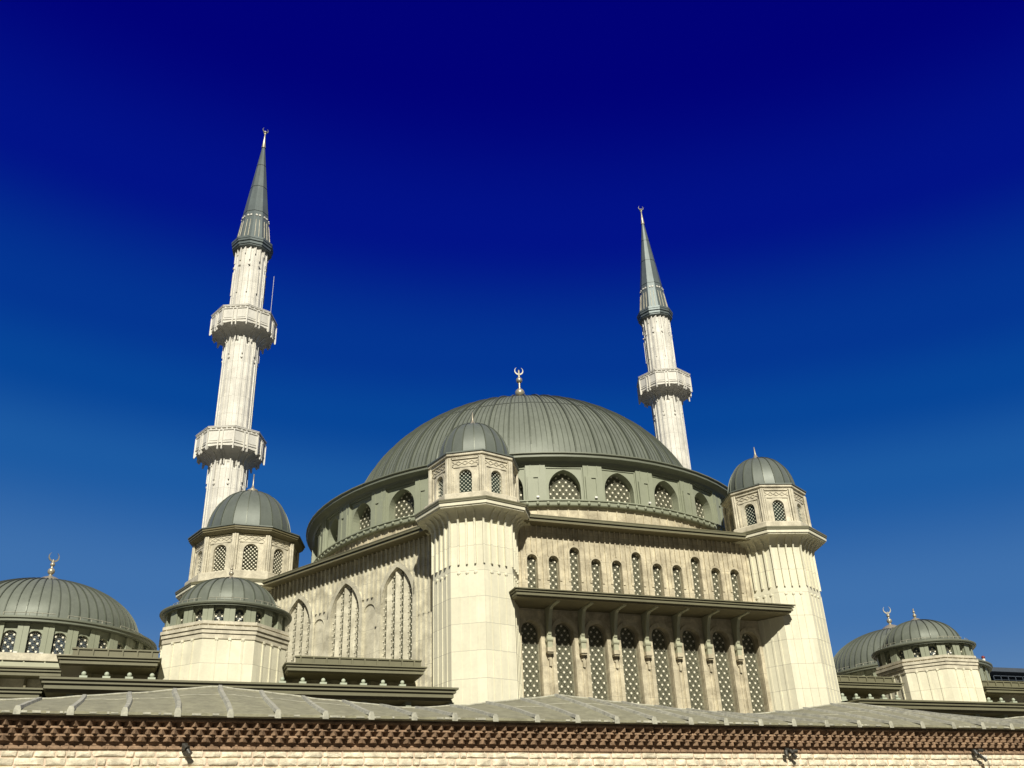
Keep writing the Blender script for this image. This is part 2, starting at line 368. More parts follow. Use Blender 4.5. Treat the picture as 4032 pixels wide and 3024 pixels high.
# slim fins that curve out into the soffit
def fin_mesh(z0, z1, t, w, out_r, curve, name='fin', m=M_HALL, tip=.12):
    """in wall frame, y negative is outwards"""
    p = [(0.04, z0 + .06), (-w, z0), (-w, z1 - curve)]
    for i in range(1, 8):
        a = PI / 2 * i / 7; p.append((-w - (out_r - w) * (1 - math.cos(a)), z1 - curve + curve * math.sin(a)))
    p += [(0.04, z1)]
    mb = MB(); mb.extr(p, -t / 2, t / 2, lambda u, v, d: (d, u, v)); return mb.mesh(name, m, shift=True)
def fin_bottom(x):
    for i, s in enumerate(sm):
        if abs(x - s) < .06: return sh(i) + .15
        if abs(x - s) < .36: return sh(i) - .06
    return 13.0
FM = {}
x = -6.9
pitch_f = 1.169 / 4
for k in range(-23, 24):
    x = -.095 + k * pitch_f
    zb_ = round(fin_bottom(x), 2)
    if zb_ not in FM: FM[zb_] = fin_mesh(zb_, 16.42, .055, .07, .20, .26)
    place('fin', FM[zb_], hall, m_bc @ Matrix.Translation((x, 0, 0)))
# joint strips between the big windows and little pendant strips under the corbels
mb = MB(m_bc)
for i in range(7):
    xm = (big[i] + big[i + 1]) / 2
    for d, zt in ((-.13, 9.75), (0.02, 9.35), (.17, 9.75)): mb.box(xm + d - .035, xm + d + .035, -.035, .02, 3., zt)
    mb.box(xm - .06, xm + .0, -.075, .0, 9.72, 10.0); mb.box(xm + .0, xm + .12, -.10, .0, 9.40, 10.0)
for x in (-6.86, 6.86): mb.box(x - .06, x + .06, -.05, .02, 3, 12.0)
mb.build('pilaster', M_HALL, hall)
# canopy with seven brackets
can = MB(); eave_run(can, -7.72, 7.72, -17.75, 12.20, 12.50, -15.0, 3, .06); can = can.build('canopy', M_BAND, hall)
sf = MB(); sf.box(-7.55, 7.55, -17.5, -15.10, 12.13, 12.21); sf.build('soffit', M_SOF, can)
br = MB()
prof = [(-.02, 10.90), (-.30, 10.86), (-.38, 11.1), (-.50, 11.62), (-.66, 11.98), (-.80, 12.06), (-1.60, 12.08), (-1.66, 12.16), (-.02, 12.16), (-.02, 11.98), (-.70, 11.96), (-.42, 11.55), (-.24, 11.1)]
br.extr(prof[:8] + [(-.02, 12.16)], -.085, .085, lambda u, v, d: (d, u, v))
brm = br.mesh('bracket', M_BRK)
cb = MB(); cb.box(-.17, .17, -.36, .0, 10.02, 10.22); cb.box(-.14, .14, -.30, .0, 9.95, 10.02); cbm = cb.mesh('corbel', M_HALL)
rl = MB(); rl.box(-.12, .12, -.30, .0, 10.22, 10.50); rl.tube([(-.16, -.22, 10.62), (.16, -.22, 10.62)], .135, 12); rl.box(-.11, .11, -.26, .0, 10.72, 10.92); rlm = rl.mesh('bracket_foot', M_BRK)
for i in range(7):
    mt = m_bc @ Matrix.Translation(((big[i] + big[i + 1]) / 2, 0, 0))
    b = place('bracket', brm, can, mt); place('corbel', cbm, hall, mt); place('bracket_foot', rlm, hall, mt)
# left front with the pointed windows
m_ab = wall_mtx(PH[5], WD)
PX = (3.70, -.32, -4.36); PW, PZ0, PZS = 2.34, 4.5, 13.36; K = .88
nich = (1.57, -2.54)
holes = [arch(PW, PZ0, PZS, K, 20, x) for x in PX]
nh = [arch(.86, 4.5, 13.28, 'round', 14, x) for x in nich]
mb = MB(m_ab); panel(mb, [(-side / 2, zb), (side / 2, zb), (side / 2, 16.6), (-side / 2, 16.6)], holes + nh, .44)
for h in nh: mb.add([FL(x, z, .06) for x, z in h], [tuple(range(len(h)))])
for h in holes: mb.add([FL(x, z, .43) for x, z in h], [tuple(range(len(h)))])
mb.build('wall', M_HALL2, hall)
mb = MB(m_ab)
for x in PX: hood(mb, PW + .02, PZ0, PZS, .26, K, -.10, .02, x, 20)
for x in nich: hood(mb, .87, PZ0, 13.28, .03, 'round', -.012, .02, x, 14)
mb.build('window_hood', M_HALL2, hall)
def arch_top(x, w=PW):
    R = w * K; cx = R - w / 2; return PZS + math.sqrt(max(0, R * R - (abs(x) + cx) ** 2))
cmesh = []
for q, (a, b) in enumerate(((-.86, -.58), (-.24, .04), (.38, .66))):
    mb = MB(); za = arch_top
    mb.add([(a, .06, PZ0), (b, .16, PZ0), (a, .40, PZ0), (b, .40, PZ0), (a, .06, za(a) - .02), (b, .16, za(b) - .02), (a, .40, za(a) - .02), (b, .40, za(b) - .02)], [(0, 1, 5, 4), (1, 3, 7, 5), (2, 0, 4, 6), (4, 5, 7, 6)])
    cmesh.append(mb.mesh('stone_mullion', M_HALL2))
strips = [(-1.17, -.86), (-.58, -.24), (.04, .38), (.66, 1.17)]
for x in PX:
    mt = m_ab @ Matrix.Translation((x, 0, 0))
    for c in cmesh: place('stone_mullion', c, hall, mt)
    for q, (a, b) in enumerate(strips):
        poly = [(a, PZ0), (b, PZ0), (b, arch_top(b) - .03), ((a + b) / 2, arch_top((a + b) / 2) - .02), (a, arch_top(a) - .03)]
        window(hall, ('strip', q), poly, .15, mt, .24, .17, .036, spokes=8, bw=.007, edge=False)
FM2 = {}
for k in range(-23, 22):
    x = k * .352 + .05; zb_ = 12.4
    for c in PX:
        d = abs(x - c)
        if d < PW / 2 + .28: zb_ = max(zb_, arch_top(min(d, PW / 2 - .02) * .88) + .26 if d < PW / 2 else 13.5)
    for c in nich:
        if abs(x - c) < .50: zb_ = max(zb_, 14.0)
    zb_ = round(zb_, 2)
    if zb_ > 15.9: zb_ = 15.9
    if zb_ not in FM2: FM2[zb_] = fin_mesh(zb_, 16.42, .085, .10, .24, .28, 'fin', M_HALL2)
    place('fin', FM2[zb_], hall, m_ab @ Matrix.Translation((x, 0, 0)))
mb = MB(m_ab)
for x in (5.0, 5.35, 5.7, 6.05, 6.4): mb.box(x - .07, x + .07, -.06, .02, 4, 12.5)
mb.build('pilaster', M_HALL2, hall)
# the other four sides, plain
mb = MB()
for p in (1, 2, 3, 4):
    mb.m = wall_mtx(PH[p], WD); mb.box(-side / 2, side / 2, 0, .4, zb, 16.6)
mb.build('wall', M_HALL, hall)
# hexagonal cornice
mb = MB(); c6 = 1 / math.cos(R_(30)); rot6 = R_(-60)
mb.lathe([(CR - .10, ZC0), (CR - .10, ZC0 + .12), (CR - .18, ZC0 + .125), (CR - .18, ZC0 + .155), (CR - .02, ZC0 + .16), (CR - .02, ZC1 - .05), (CR, ZC1 - .04), (CR, ZC1), (13.2, ZC1 + .28)], 6, rot6)
mb.v = [(x * c6, y * c6, z) for x, y, z in mb.v]
cor = mb.build('cornice', M_BAND, hall)
mb = MB(); mb.lathe([(WD - .1, ZC0 + .03), (CR - .08, ZC0 - .012), (CR - .08, ZC0 + .03)], 6, rot6); mb.v = [(x * c6, y * c6, z) for x, y, z in mb.v]
mb.build('soffit', M_SOF, cor)
# stone ring under the drum with small fins, studded band
NB = 28; dA = 2 * PI / NB; A0 = R_(-90 + .3)
mb = MB(); mb.lathe([(14.12, 16.5), (14.12, 18.36)], 112)
for k in range(160): 
    a = A0 + 2 * PI * (k + .5) / 160; mb.strip([(14.12, 16.7), (14.12, 18.36)], a, .06, .05)
mb.build('stone_ring', M_HALL, hall, 30)
mb = MB(); mb.lathe([(13.9, 18.33), (14.38, 18.33), (14.41, 18.37), (14.43, 18.56), (14.50, 18.58), (14.50, 18.64), (13.9, 18.67)], 112)
band = mb.build('stud_band', M_DRUM, hall, 30)
st = MB(); st.lathe([(.085, 0), (.085, .06), (.055, .085), (0, .09)], 10); stm = st.mesh('stud', M_DRUM, 40, shift=False)
for k in range(160):
    a = A0 + 2 * PI * (k + .5) / 160
    if math.sin(a) < .26: 
        m4 = Matrix.Translation((14.41 * math.cos(a), 14.41 * math.sin(a), 18.465 + Z)) @ Matrix.Rotation(a, 4, 'Z') @ Matrix.Rotation(PI / 2, 4, 'Y')
        place('stud', stm, band, m4)
# drum: 28 bays, each with a deep pointed opening; pilasters at the corners of the bays
RD = 14.16; bay = 2 * RD * math.tan(dA / 2); ZD0, ZD1 = 18.66, 20.80
DO = arch(1.78, ZD0, 19.43, .62, 18); bm_ = MB()
panel(bm_, [(-bay / 2, ZD0 - .02), (bay / 2, ZD0 - .02), (bay / 2, ZD1), (-bay / 2, ZD1)], [DO], .62)
bm_.box(-1.16, 1.16, -.05, .01, 20.58, 20.64); bm_.box(-1.16, 1.16, -.10, .01, 20.70, ZD1)
for s_ in (-1, 1): bm_.box(s_ * 1.05 - .05, s_ * 1.05 + .05, -.05, .01, ZD0, 20.58)
baym = bm_.mesh('bay_panel', M_DRUM)
pl = MB()
pl.box(-.55, .55, -.12, .06, ZD0, ZD1)
pl.box(-.47, .47, -.17, -.11, ZD0, 20.06); pl.box(-.29, -.25, -.15, -.11, 20.06, 20.74); pl.box(.25, .29, -.15, -.11, 20.06, 20.74)
pl.box(-.47, -.13, -.23, -.16, ZD0, 20.02); pl.box(.13, .47, -.23, -.16, ZD0, 20.02); pl.box(-.131, .131, -.23, -.16, 19.96, 20.02)
plm = pl.mesh('drum_pilaster', M_DRUM)
mb = MB(); mb.lathe([(13.45, 18.4), (13.45, 21.1)], 56); mb.build('drum_core', M_GLASS, hall)
for k in range(NB):
    a = A0 + dA * k
    if math.sin(a) > .45: pass
    place('bay_panel', baym, hall, wall_mtx(a, RD))
    window(hall, 'drum', arch(1.78, ZD0, 19.43, .62, 18), .50, wall_mtx(a, RD), .36, .235, .052, spokes=14, bw=.010)
    place('drum_pilaster', plm, hall, wall_mtx(a + dA / 2, RD / math.cos(dA / 2) - .03))
# eave ring, apron and dome
mb = MB(); mb.lathe([(13.9, 20.78), (14.36, 20.80), (14.42, 20.93), (14.56, 21.02), (14.76, 21.04), (14.78, 21.02), (14.80, 21.04), (14.80, 21.18), (14.86, 21.20), (14.90, 21.22), (14.90, 21.28), (12.6, 21.44)], 84)
mb.build('eave', M_EAVE, hall, 30)
DP = [(12.35, 21.30)] + dome_prof(12.0, 21.36, 9.6, 1.15, 26)[:]
dp_s = dome_prof(12.0, 21.36, 9.6, 1.15, 26)[:-1]
mb = MB(); mb.lathe(DP, 112); nf_ = len(mb.f)
for k in range(56 * 4):
    if k % 4: mb.strip(dp_s[:20], A0 + 2 * PI * k / 224, .045, .035)
mb.lathe([(r + .02, z) for r, z in dp_s[11:12]] + [(dp_s[11][0] + .03, dp_s[11][1] + .01), (dp_s[11][0] - .02, dp_s[11][1] + .06)], 112)
dome = mb.build('dome', M_DOME, hall, 50, fix=False); dome.data.materials.append(M_RIB); dome.data.polygons.foreach_set('material_index', [0 if i < nf_ else 1 for i in range(len(mb.f))])
rb = MB(); rb.strip(dp_s[:25], 0, .09, .11); rbm = rb.mesh('rib', M_RIB)
for k in range(56): place('rib', rbm, dome, Matrix.Rotation(A0 + 2 * PI * k / 56, 4, 'Z'))
# roof flashing and lamps rail on the eave: thin snow guard
mb = MB()
for k in range(84):
    a0_, a1_ = A0 + 2 * PI * k / 84, A0 + 2 * PI * (k + 1) / 84
    if k % 7 == 3: continue
    p = [(14.55 * math.cos(a), 14.55 * math.sin(a), 21.40) for a in (a0_, a1_)]
    mb.tube(p, .022, 4); mb.tube([(p[0][0], p[0][1], 21.26), p[0]], .018, 4)
mb.build('snow_guard', M_BAND, hall)
fn = MB(); fn.lathe([(.55, 31.2), (.30, 31.34), (.12, 31.5), (.09, 33.2)], 16); fn.lathe([(.075, 33.1), (.075, 34.6), (.03, 34.7)], 10)
fin_ = fn.build('finial', M_GOLD, hall, 40)
b1 = MB(); b1.sphere((0, 0, 32.72), .36, 20, 12); b1.build('ball', M_GOLD, fin_, 60)
b1 = MB(); b1.sphere((0, 0, 33.80), .24, 18, 10); b1.build('ball', M_GOLD, fin_, 60)
b1 = MB(); crescent(b1, 0, 0, 34.25, .34, .03, face_cam(0, 0) + R_(12)); b1.build('crescent', M_GREYM, fin_)

# ================================================================== CORNER TOWERS
def tower(name_lab, cx, cy, n, rot, p, group='corner towers of the mosque hall'):
    t = thing('corner_tower', name_lab, 'tower', (cx, cy, 0), group)
    Rs, Rl, Rc, Rt = p['Rs'], p['Rl'], p['Rc'], p['Rt']; ca = math.cos(PI / n); zc = p['zc']; zt = p['zt']; zw0 = p['zw0']
    L = 2 * Rs * math.sin(PI / n)
    mb = MB(); mb.lathe([(Rs, -Z), (Rs, zc - 1.0)], n, rot)
    for k in range(n):                                       # proud cladding slabs with slim gaps
        m = wall_mtx(rot + PI / n + 2 * PI * k / n, Rs * ca); mb.m = m
        for i in range(3):
            x = -L / 2 + L * (i + 1) / 4; mb.box(x - .028, x + .065, -.03, .02, -Z, zc - 3.12)
        mb.box(-L / 2 - .0, -L / 2 + .05, -.022, .02, -Z, zc - 3.0)
    mb.m = None
    sh_ = mb.build('shaft', M_TOW, t)
    # flared corbel
    q = [(Rs + (Rt - Rs - .20) * (1 - math.cos(PI / 2 * i / 8)), zc - .62 + .58 * math.sin(PI / 2 * i / 8)) for i in range(9)]
    mb = MB(); mb.lathe([(Rs - .02, zc - 1.05)] + q, n, rot); mb.build('flare', M_TOW, t)
    # fins, three to a face plus one on each corner, and a stud below each
    fm = fin_mesh(zc - 2.72, zc - .02, .085, .11, (Rt - Rs - .20) * ca + .09, .78, 'fin', M_TOW)
    stud = MB(); stud.lathe([(.085, 0), (.085, .06), (.05, .08), (0, .08)], 10); sm_ = stud.mesh('stud', M_TOW, 40, shift=False)
    for k in range(n):
        a = rot + PI / n + 2 * PI * k / n; m = wall_mtx(a, Rs * ca)
        for i in range(3):
            x = -L / 2 + L * (i + 1) / 4
            place('fin', fm, sh_, m @ Matrix.Translation((x, 0, 0)))
            place('stud', sm_, sh_, m @ Matrix.Translation((x, 0.01, zc - 3.1 + Z)) @ Matrix.Rotation(PI / 2, 4, 'X'))
        place('fin', fm, sh_, wall_mtx(rot + 2 * PI * k / n, Rs - .03))
    # cornice: cream band with a green metal edge above
    mb = MB(); mb.lathe([(Rt - .55, zc - .02), (Rt - .14, zc - .06), (Rt - .14, zc), (Rt - .07, zc + .01), (Rt - .07, zc + .17)], n, rot); mb.build('cornice', M_TOW, t)
    mb = MB(); mb.lathe([(Rt - .2, zc + .171), (Rt - .02, zc + .175), (Rt - .02, zc + .25), (Rt, zc + .26), (Rt, zc + .33), (Rl + .3, zc + .52)], n, rot); mb.build('cornice_cap', M_BAND, t)
    # plinth of the lantern
    mb = MB(); mb.lathe([(Rl + .36, zc + .30), (Rl + .36, zw0 - .08), (Rl + .30, zw0 - .02), (Rl - .1, zw0)], n, rot); mb.build('sill', M_LAN, t)
    # lantern faces
    Ll = 2 * Rl * math.sin(PI / n); zwt = p['zwt']; ww = p['ww']; zf = p['zf']
    fb = MB(); hole = arch(ww, zw0 + .01, zwt - ww / 2, 'round', 14)
    panel(fb, [(-Ll / 2, zw0 - .01), (Ll / 2, zw0 - .01), (Ll / 2, zt), (-Ll / 2, zt)], [hole], .22)
    hood(fb, ww + .01, zw0 + .01, zwt - ww / 2, .16 * ww / .6, 'round', -.025, .01)
    pw = p['pw']
    for s_ in (-1, 1):
        fb.box(min(s_ * (Ll / 2 - pw - .07), s_ * (Ll / 2 - pw)), max(s_ * (Ll / 2 - pw - .07), s_ * (Ll / 2 - pw)), -.05, .01, zw0, zf - .03)
    fb.box(-Ll / 2 + pw, Ll / 2 - pw, -.05, .01, zf - .10, zf - .03); fb.box(-Ll / 2 + pw, Ll / 2 - pw, -.07, .01, zf + .34 * p['s'], zt)
    fz = MB()                                                # plaited frieze
    w_ = Ll - 2 * pw; hf_ = .26 * p['s']
    for ph in (0, PI):
        pts = [(-w_ / 2 + w_ * i / 24, zf + hf_ / 2 + .02 + (hf_ / 2 - .03) * (abs(((i / 24 * 2 + (0 if ph else .5)) % 1) * 2 - 1) * 2 - 1)) for i in range(25)]
        for (xa, za), (xb, zb2) in zip(pts, pts[1:]):
            fz.add([FL(xa, za - .022, -.035), FL(xb, zb2 - .022, -.035), FL(xb, zb2 + .022, -.035), FL(xa, za + .022, -.035), FL(xa, za - .022, .0), FL(xb, zb2 - .022, .0), FL(xb, zb2 + .022, .0), FL(xa, za + .022, .0)],
                   [(0, 1, 2, 3), (3, 2, 6, 7), (4, 5, 1, 0)])
    fzm = fz.mesh('frieze', M_LAN, fix=False); fm2 = fb.mesh('lantern_face', M_LAN)
    pm = MB(); pm.lathe([(.001, zw0), (pw * .62, zw0), (pw * .62, zt - .02)], 8)
    pm = MB()
    for s_ in (-1, 0, 1):
        pm.tube([(s_ * pw * .62, -.05 - (.05 if s_ == 0 else 0) * p['s'], zw0), (s_ * pw * .62, -.05 - (.05 if s_ == 0 else 0) * p['s'], zt)], pw * .34, 8)
    pmm = pm.mesh('lantern_pilaster', M_LAN)
    for k in range(n):
        a = rot + PI / n + 2 * PI * k / n; m = wall_mtx(a, Rl * ca)
        place('lantern_face', fm2, t, m); place('frieze', fzm, t, m)
        window(t, ('lan', n), arch(ww, zw0 + .01, zwt - ww / 2), .12, m, p['dx'], p['dz'], p['dr'], M_GLASST if n == 8 else M_GLASS, 4, 0, .1, .005, M_LAT2 if n == 8 else M_LAT, False)
        place('lantern_pilaster', pmm, t, wall_mtx(rot + 2 * PI * k / n, Rl))
    # upper cornice, roof edge, dome
    mb = MB(); mb.lathe([(Rl - .1, zt - .02), (Rc - p['ov'], zt - .02 + p['sl']), (Rc - p['ov'], zt + .06 + p['sl']), (Rc - .06, zt + .08 + p['sl']), (Rc - .06, zt + .20 + p['sl'])], n, rot); mb.build('upper_cornice', M_LAN if n == 8 else M_SOF, t)  # larger tower: dark metal rim, with the underside's shade put into the same colour
    z1 = zt + .20 + p['sl']
    mb = MB(); mb.lathe([(Rc - .1, z1), (Rc, z1 + .005), (Rc, z1 + .07), (p['rd'], z1 + .17), (p['rd'], z1 + .12)], n, rot); mb.build('roof_edge', M_DARKZ if False else M_DOME2, t)
    dp = [(p['rd'] + .04, z1 + .05)] + dome_prof(p['rd'], z1 + .16, p['hd'], p['ad'], 18)
    nr = p['nr']; mb = MB(); mb.lathe(dp, nr, rot + PI / nr)
    dm = mb.build('dome', M_DOME2, t, 12)
    rb = MB(); rb.strip(dp[1:-1], 0, .045, .045); rm = rb.mesh('seam', M_RIB)
    for k in range(nr): place('seam', rm, dm, Matrix.Rotation(rot + 2 * PI * (k + .5) / nr, 4, 'Z'))
    zt2 = z1 + .16 + p['hd']; s = p['fs'] * 1.2 if p['fs'] < 1.1 else p['fs']
    mb = MB(); mb.lathe([(.26 * s, zt2 - .06), (.25 * s, zt2 + .03), (.19 * s, zt2 + .10), (.17 * s, zt2 + .14), (.09 * s, zt2 + .24), (.045 * s, zt2 + .42), (.022 * s, zt2 + .85), (.0, zt2 + .88)] if p['fs'] < 1.1 else
                        [(.30, zt2 - .06), (.36, zt2 + .05), (.36, zt2 + .22), (.14, zt2 + .34), (.05, zt2 + .55), (.035, zt2 + 1.25), (.06, zt2 + 1.32), (0, zt2 + 1.40)], 14)
    mb.build('finial', M_GOLD, t, 40)
    return t
pB = dict(Rs=2.12, Rl=2.20, Rc=2.44, Rt=3.06, zc=16.42, zt=19.16, zw0=17.24, zwt=18.54, ww=.64, zf=18.76, pw=.17, s=1.0, dx=.20, dz=.10, dr=.037, ov=.16, sl=.04, rd=1.90, hd=2.24, ad=.86, nr=20, fs=1.0)
hexa = lambda deg: (17.5 * math.cos(R_(deg)), 17.5 * math.sin(R_(deg)))
bx, by = hexa(-120); tower('octagonal stone corner tower in the centre foreground rising in front of the great dome', bx, by, 8, R_(-120 + 22.5), pB)
bx, by = hexa(-60); tower('octagonal stone corner tower at the right end of the canopied window front', bx, by, 8, R_(-60 + 22.5), pB)
pA = dict(Rs=2.75, Rl=3.10, Rc=3.62, Rt=3.95, zc=16.40, zt=19.66, zw0=17.40, zwt=19.10, ww=.86, zf=19.28, pw=.20, s=1.15, dx=.235, dz=.118, dr=.043, ov=.12, sl=.22, rd=2.62, hd=3.22, ad=.88, nr=20, fs=1.2)
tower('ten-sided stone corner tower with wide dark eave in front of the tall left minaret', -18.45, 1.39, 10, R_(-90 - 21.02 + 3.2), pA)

# ================================================================== MINARETS
def minaret(label, cx, cy, second):
    t = thing('minaret', label, 'minaret', (cx, cy, 0), 'twin minarets of the mosque')
    NF = 20
    def shaft(z0, z1, r0, r1):
        mb = MB(); vs = []
        prof = []
        for z, r in ((z0, r0), (z1, r1)):
            ring = []
            for k in range(NF):
                for da, f in ((-.40, .95), (-.38, 1.0), (-.04, 1.0), (-.02, .94), (.12, .94)):
                    a = 2 * PI * (k + .5 + da) / NF; ring.append((r * f * math.cos(a), r * f * math.sin(a), z))
            vs.append(ring)
        n = len(vs[0]); mb.add(vs[0] + vs[1], [(i, (i + 1) % n, n + (i + 1) % n, n + i) for i in range(n)])
        mb.build('shaft', M_MIN, t)
    shaft(-Z, 30.4, 1.52, 1.43); shaft(31.0, 41.2, 1.42, 1.39); shaft(42.0, 49.9, 1.37, 1.33)
    mb = MB(); mb.box(-2.1, 2.1, -2.1, 2.1, -Z, 12.0); mb.lathe([(2.6, 12.0), (1.5, 14.5)], 8, PI / 8); mb.build('base', M_MIN2, t)
    def balcony(zb_, zt_, R, rs):
        n = 8; rot = PI / 2 * 0; L = 2 * R * math.sin(PI / n); ca = math.cos(PI / n); m_ = MB()
        m_.lathe([(rs, zb_ + .02), (R - .12, zb_), (R - .12, zb_ + .22), (R - .05, zb_ + .24), (R - .05, zb_ + .30), (R - .10, zb_ + .31), (R - .10, zt_ - .34), (R - .02, zt_ - .33), (R - .02, zt_ - .26), (R - .18, zt_ - .25), (R - .18, zt_ - .14), (R, zt_ - .13), (R, zt_ - .05), (R + .03, zt_ - .04), (R + .03, zt_), (R - .3, zt_), (R - .3, zb_ + .3), (rs - .1, zb_ + .3)], n, rot)
        b = m_.build('balcony', M_MIN2, t)
        pn = MB()
        for k in range(n):
            pn.m = wall_mtx(rot + PI / n + 2 * PI * k / n, (R - .10) * ca); 
            for x0, x1 in ((-L / 2 + .14, -.2), (.2, L / 2 - .14)): pn.box(x0, x1, -.035, .02, zb_ + .42, zt_ - .42)
            for i in range(-2, 3): pn.box(i * L / 5 - .06, i * L / 5 + .06, -.06, .14, zt_ - .245, zt_ - .145)
        pn.m = None; pn.build('parapet_panel', M_MIN, b)
        dr = MB(); dr.extr([(.05, zt_ - .34), (-.09, zt_ - .34), (-.09, zb_ - .30), (-.02, zb_ - .36), (.20, zb_ + .02), (.05, zb_ + .05)], -.045, .045, lambda u, v, d: (d, u, v)); drm = dr.mesh('pendant', M_MIN2)
        q = [(rs + (R - rs - .18) * (1 - math.cos(PI / 2 * i / 8)), zb_ - .78 + .77 * math.sin(PI / 2 * i / 8)) for i in range(9)]
        fl = MB(); fl.lathe([(rs - .03, zb_ - .9)] + q, 24, 0); fl.build('flare', M_MIN2, b)
        cf = MB(); cf.extr([(-.04, zb_ - 2.3), (-.11, zb_ - 2.32), (-.11, zb_ - .85)] + [(-.11 - (R - rs - .26) * (1 - math.cos(PI / 2 * i / 7)), zb_ - .85 + .82 * math.sin(PI / 2 * i / 7)) for i in range(1, 8)] + [(-.04, zb_ - .03)], -.05, .05, lambda u, v, d: (d, u, v)); cfm = cf.mesh('fin', M_MIN2)
        sd = MB(); sd.lathe([(.10, 0), (.10, .09), (0, .10)], 10); sdm = sd.mesh('stud', M_MIN2, 40, shift=False)
        for k in range(n):
            a = rot + 2 * PI * k / n
            place('pendant', drm, b, wall_mtx(a, R - .09)); m = wall_mtx(a + PI / n, (R - .08) * ca)
            for x in (-.15, .15): place('pendant', drm, b, m @ Matrix.Translation((x, 0, 0)))
            place('fin', cfm, b, wall_mtx(a, rs - .03)); 
            place('stud', sdm, b, wall_mtx(a, rs - .04) @ Matrix.Translation((0, 0, zb_ - 2.62 + Z)) @ Matrix.Rotation(PI / 2, 4, 'X'))
            for x in (-.11, .11): place('fin', cfm2(zb_, R, rs), b, wall_mtx(a + PI / n, rs * .985) @ Matrix.Translation((x, 0, 0)))
        return b
    CF = {}
    def cfm2(zb_, R, rs):
        if zb_ not in CF:
            cf = MB(); cf.extr([(-.0, zb_ - 1.10), (-.07, zb_ - 1.10)] + [(-.07 - (R - rs - .24) * (1 - math.cos(PI / 2 * i / 7)), zb_ - .85 + .82 * math.sin(PI / 2 * i / 7)) for i in range(1, 8)] + [(-.0, zb_ - .03)], -.04, .04, lambda u, v, d: (d, u, v)); CF[zb_] = cf.mesh('fin', M_MIN2)
        return CF[zb_]
    b1 = balcony(41.25, 42.85, 2.66, 1.39); balcony(30.35, 31.95, 2.66, 1.43)
    dr = MB()
    for zz, a in ((42.85, 3), (31.95, -1)):
        dr.m = wall_mtx(PI / 2 * 3 + R_(27 if zz > 40 else -68), 1.36); dr.box(-.32, .32, -.03, .1, zz - 1.3, zz + .55)
    dr.build('balcony_door', M_DARKZ, t)
    # upper fins hanging from the ring, studs
    f1 = MB(); f1.extr([(.03, 48.15), (-.07, 48.1), (-.07, 49.5), (-.2, 49.6), (.03, 49.6)], -.045, .045, lambda u, v, d: (d, u, v)); f1m = f1.mesh('fin', M_MIN2)
    f2 = MB(); f2.extr([(.03, 44.9), (-.07, 44.85), (-.07, 47.2), (.03, 47.25)], -.045, .045, lambda u, v, d: (d, u, v)); f2m = f2.mesh('fin', M_MIN2)
    f3 = MB(); f3.extr([(.03, 48.8), (-.06, 48.75), (-.06, 49.6), (.03, 49.6)], -.04, .04, lambda u, v, d: (d, u, v)); f3m = f3.mesh('fin', M_MIN2)
    sd = MB(); sd.lathe([(.095, 0), (.095, .10), (0, .11)], 10); sdm = sd.mesh('stud', M_MIN2, 40, shift=False)
    for k in range(10):
        a = 2 * PI * (k + .25) / 10
        place('fin', f1m, t, wall_mtx(a, 1.335)); place('fin', f2m, t, wall_mtx(a, 1.345)); place('fin', f3m, t, wall_mtx(a + PI / 10, 1.335))
        place('stud', sdm, t, wall_mtx(a, 1.33) @ Matrix.Translation((0, 0, 47.65 + Z)) @ Matrix.Rotation(PI / 2, 4, 'X'))
    mb = MB(); a = PI * 1.5 + R_(62)
    for z0, z1, r_ in ((4, 29.4, 1.50), (31.9, 40.2, 1.46), (42.8, 49.4, 1.41)): mb.tube([(r_ * math.cos(a), r_ * math.sin(a), z0), (r_ * .985 * math.cos(a), r_ * .985 * math.sin(a), z1)], .022, 5)
    mb.build('cable', M_WHITE, t)
    # dark ring, spire
    mb = MB(); mb.lathe([(1.30, 49.42), (1.62, 49.52), (1.62, 49.62), (1.70, 49.64), (1.70, 49.80), (1.66, 49.82), (1.66, 49.92), (1.76, 49.94), (1.76, 50.12), (1.80, 50.14), (1.80, 50.34), (1.45, 50.44)], 10, R_(6)); mb.build('spire_ring', M_SPIRE, t)
    mb = MB(); prof = [(1.50, 50.35), (1.12, 53.6), (.70, 57.0), (.125, 61.75), (0.0, 61.8)]
    pts = []
    for (r1, z1), (r2, z2) in zip(prof, prof[1:]): pts += [(r1, z1), (r1 + (r2 - r1) * .985 - .012, z1 + (z2 - z1) * .985)]
    mb.lathe(prof, 10, R_(6)); sp = mb.build('spire', M_SPIRE, t)
    jb = MB()
    for z_, r_ in ((53.55, 1.126), (56.6, .75), (59.3, .421)): jb.lathe([(r_ + .012, z_ - .03), (r_ + .012, z_ + .03)], 10, R_(6))
    jb.build('joint', M_DARKZ, sp)
    for k in range(10):
        a = R_(6) + 2 * PI * (k + .5) / 10; ca = math.cos(PI / 10)
        for x in (-.17, .17):
            f = MB(wall_mtx(a, 0)); r0_, r1_ = 1.47 * ca, 1.22 * ca
            f.add([(x - .020, -r0_, 50.5), (x + .020, -r0_, 50.5), (x + .020, -r0_ - .06, 50.5), (x - .020, -r0_ - .06, 50.5), (x * .85 - .020, -r1_, 52.5), (x * .85 + .020, -r1_, 52.5), (x * .85 + .020, -r1_ - .06, 52.5), (x * .85 - .020, -r1_ - .06, 52.5)],
                  [(0, 1, 2, 3), (7, 6, 5, 4), (3, 2, 6, 7), (0, 3, 7, 4), (1, 5, 6, 2)])
            f.build('spire_strip', M_LAN, sp)
            place('stud', sdm, sp, wall_mtx(a, 1.16 * ca) @ Matrix.Translation((x * .8, 0, 53.0 + Z)) @ Matrix.Rotation(PI / 2, 4, 'X'))
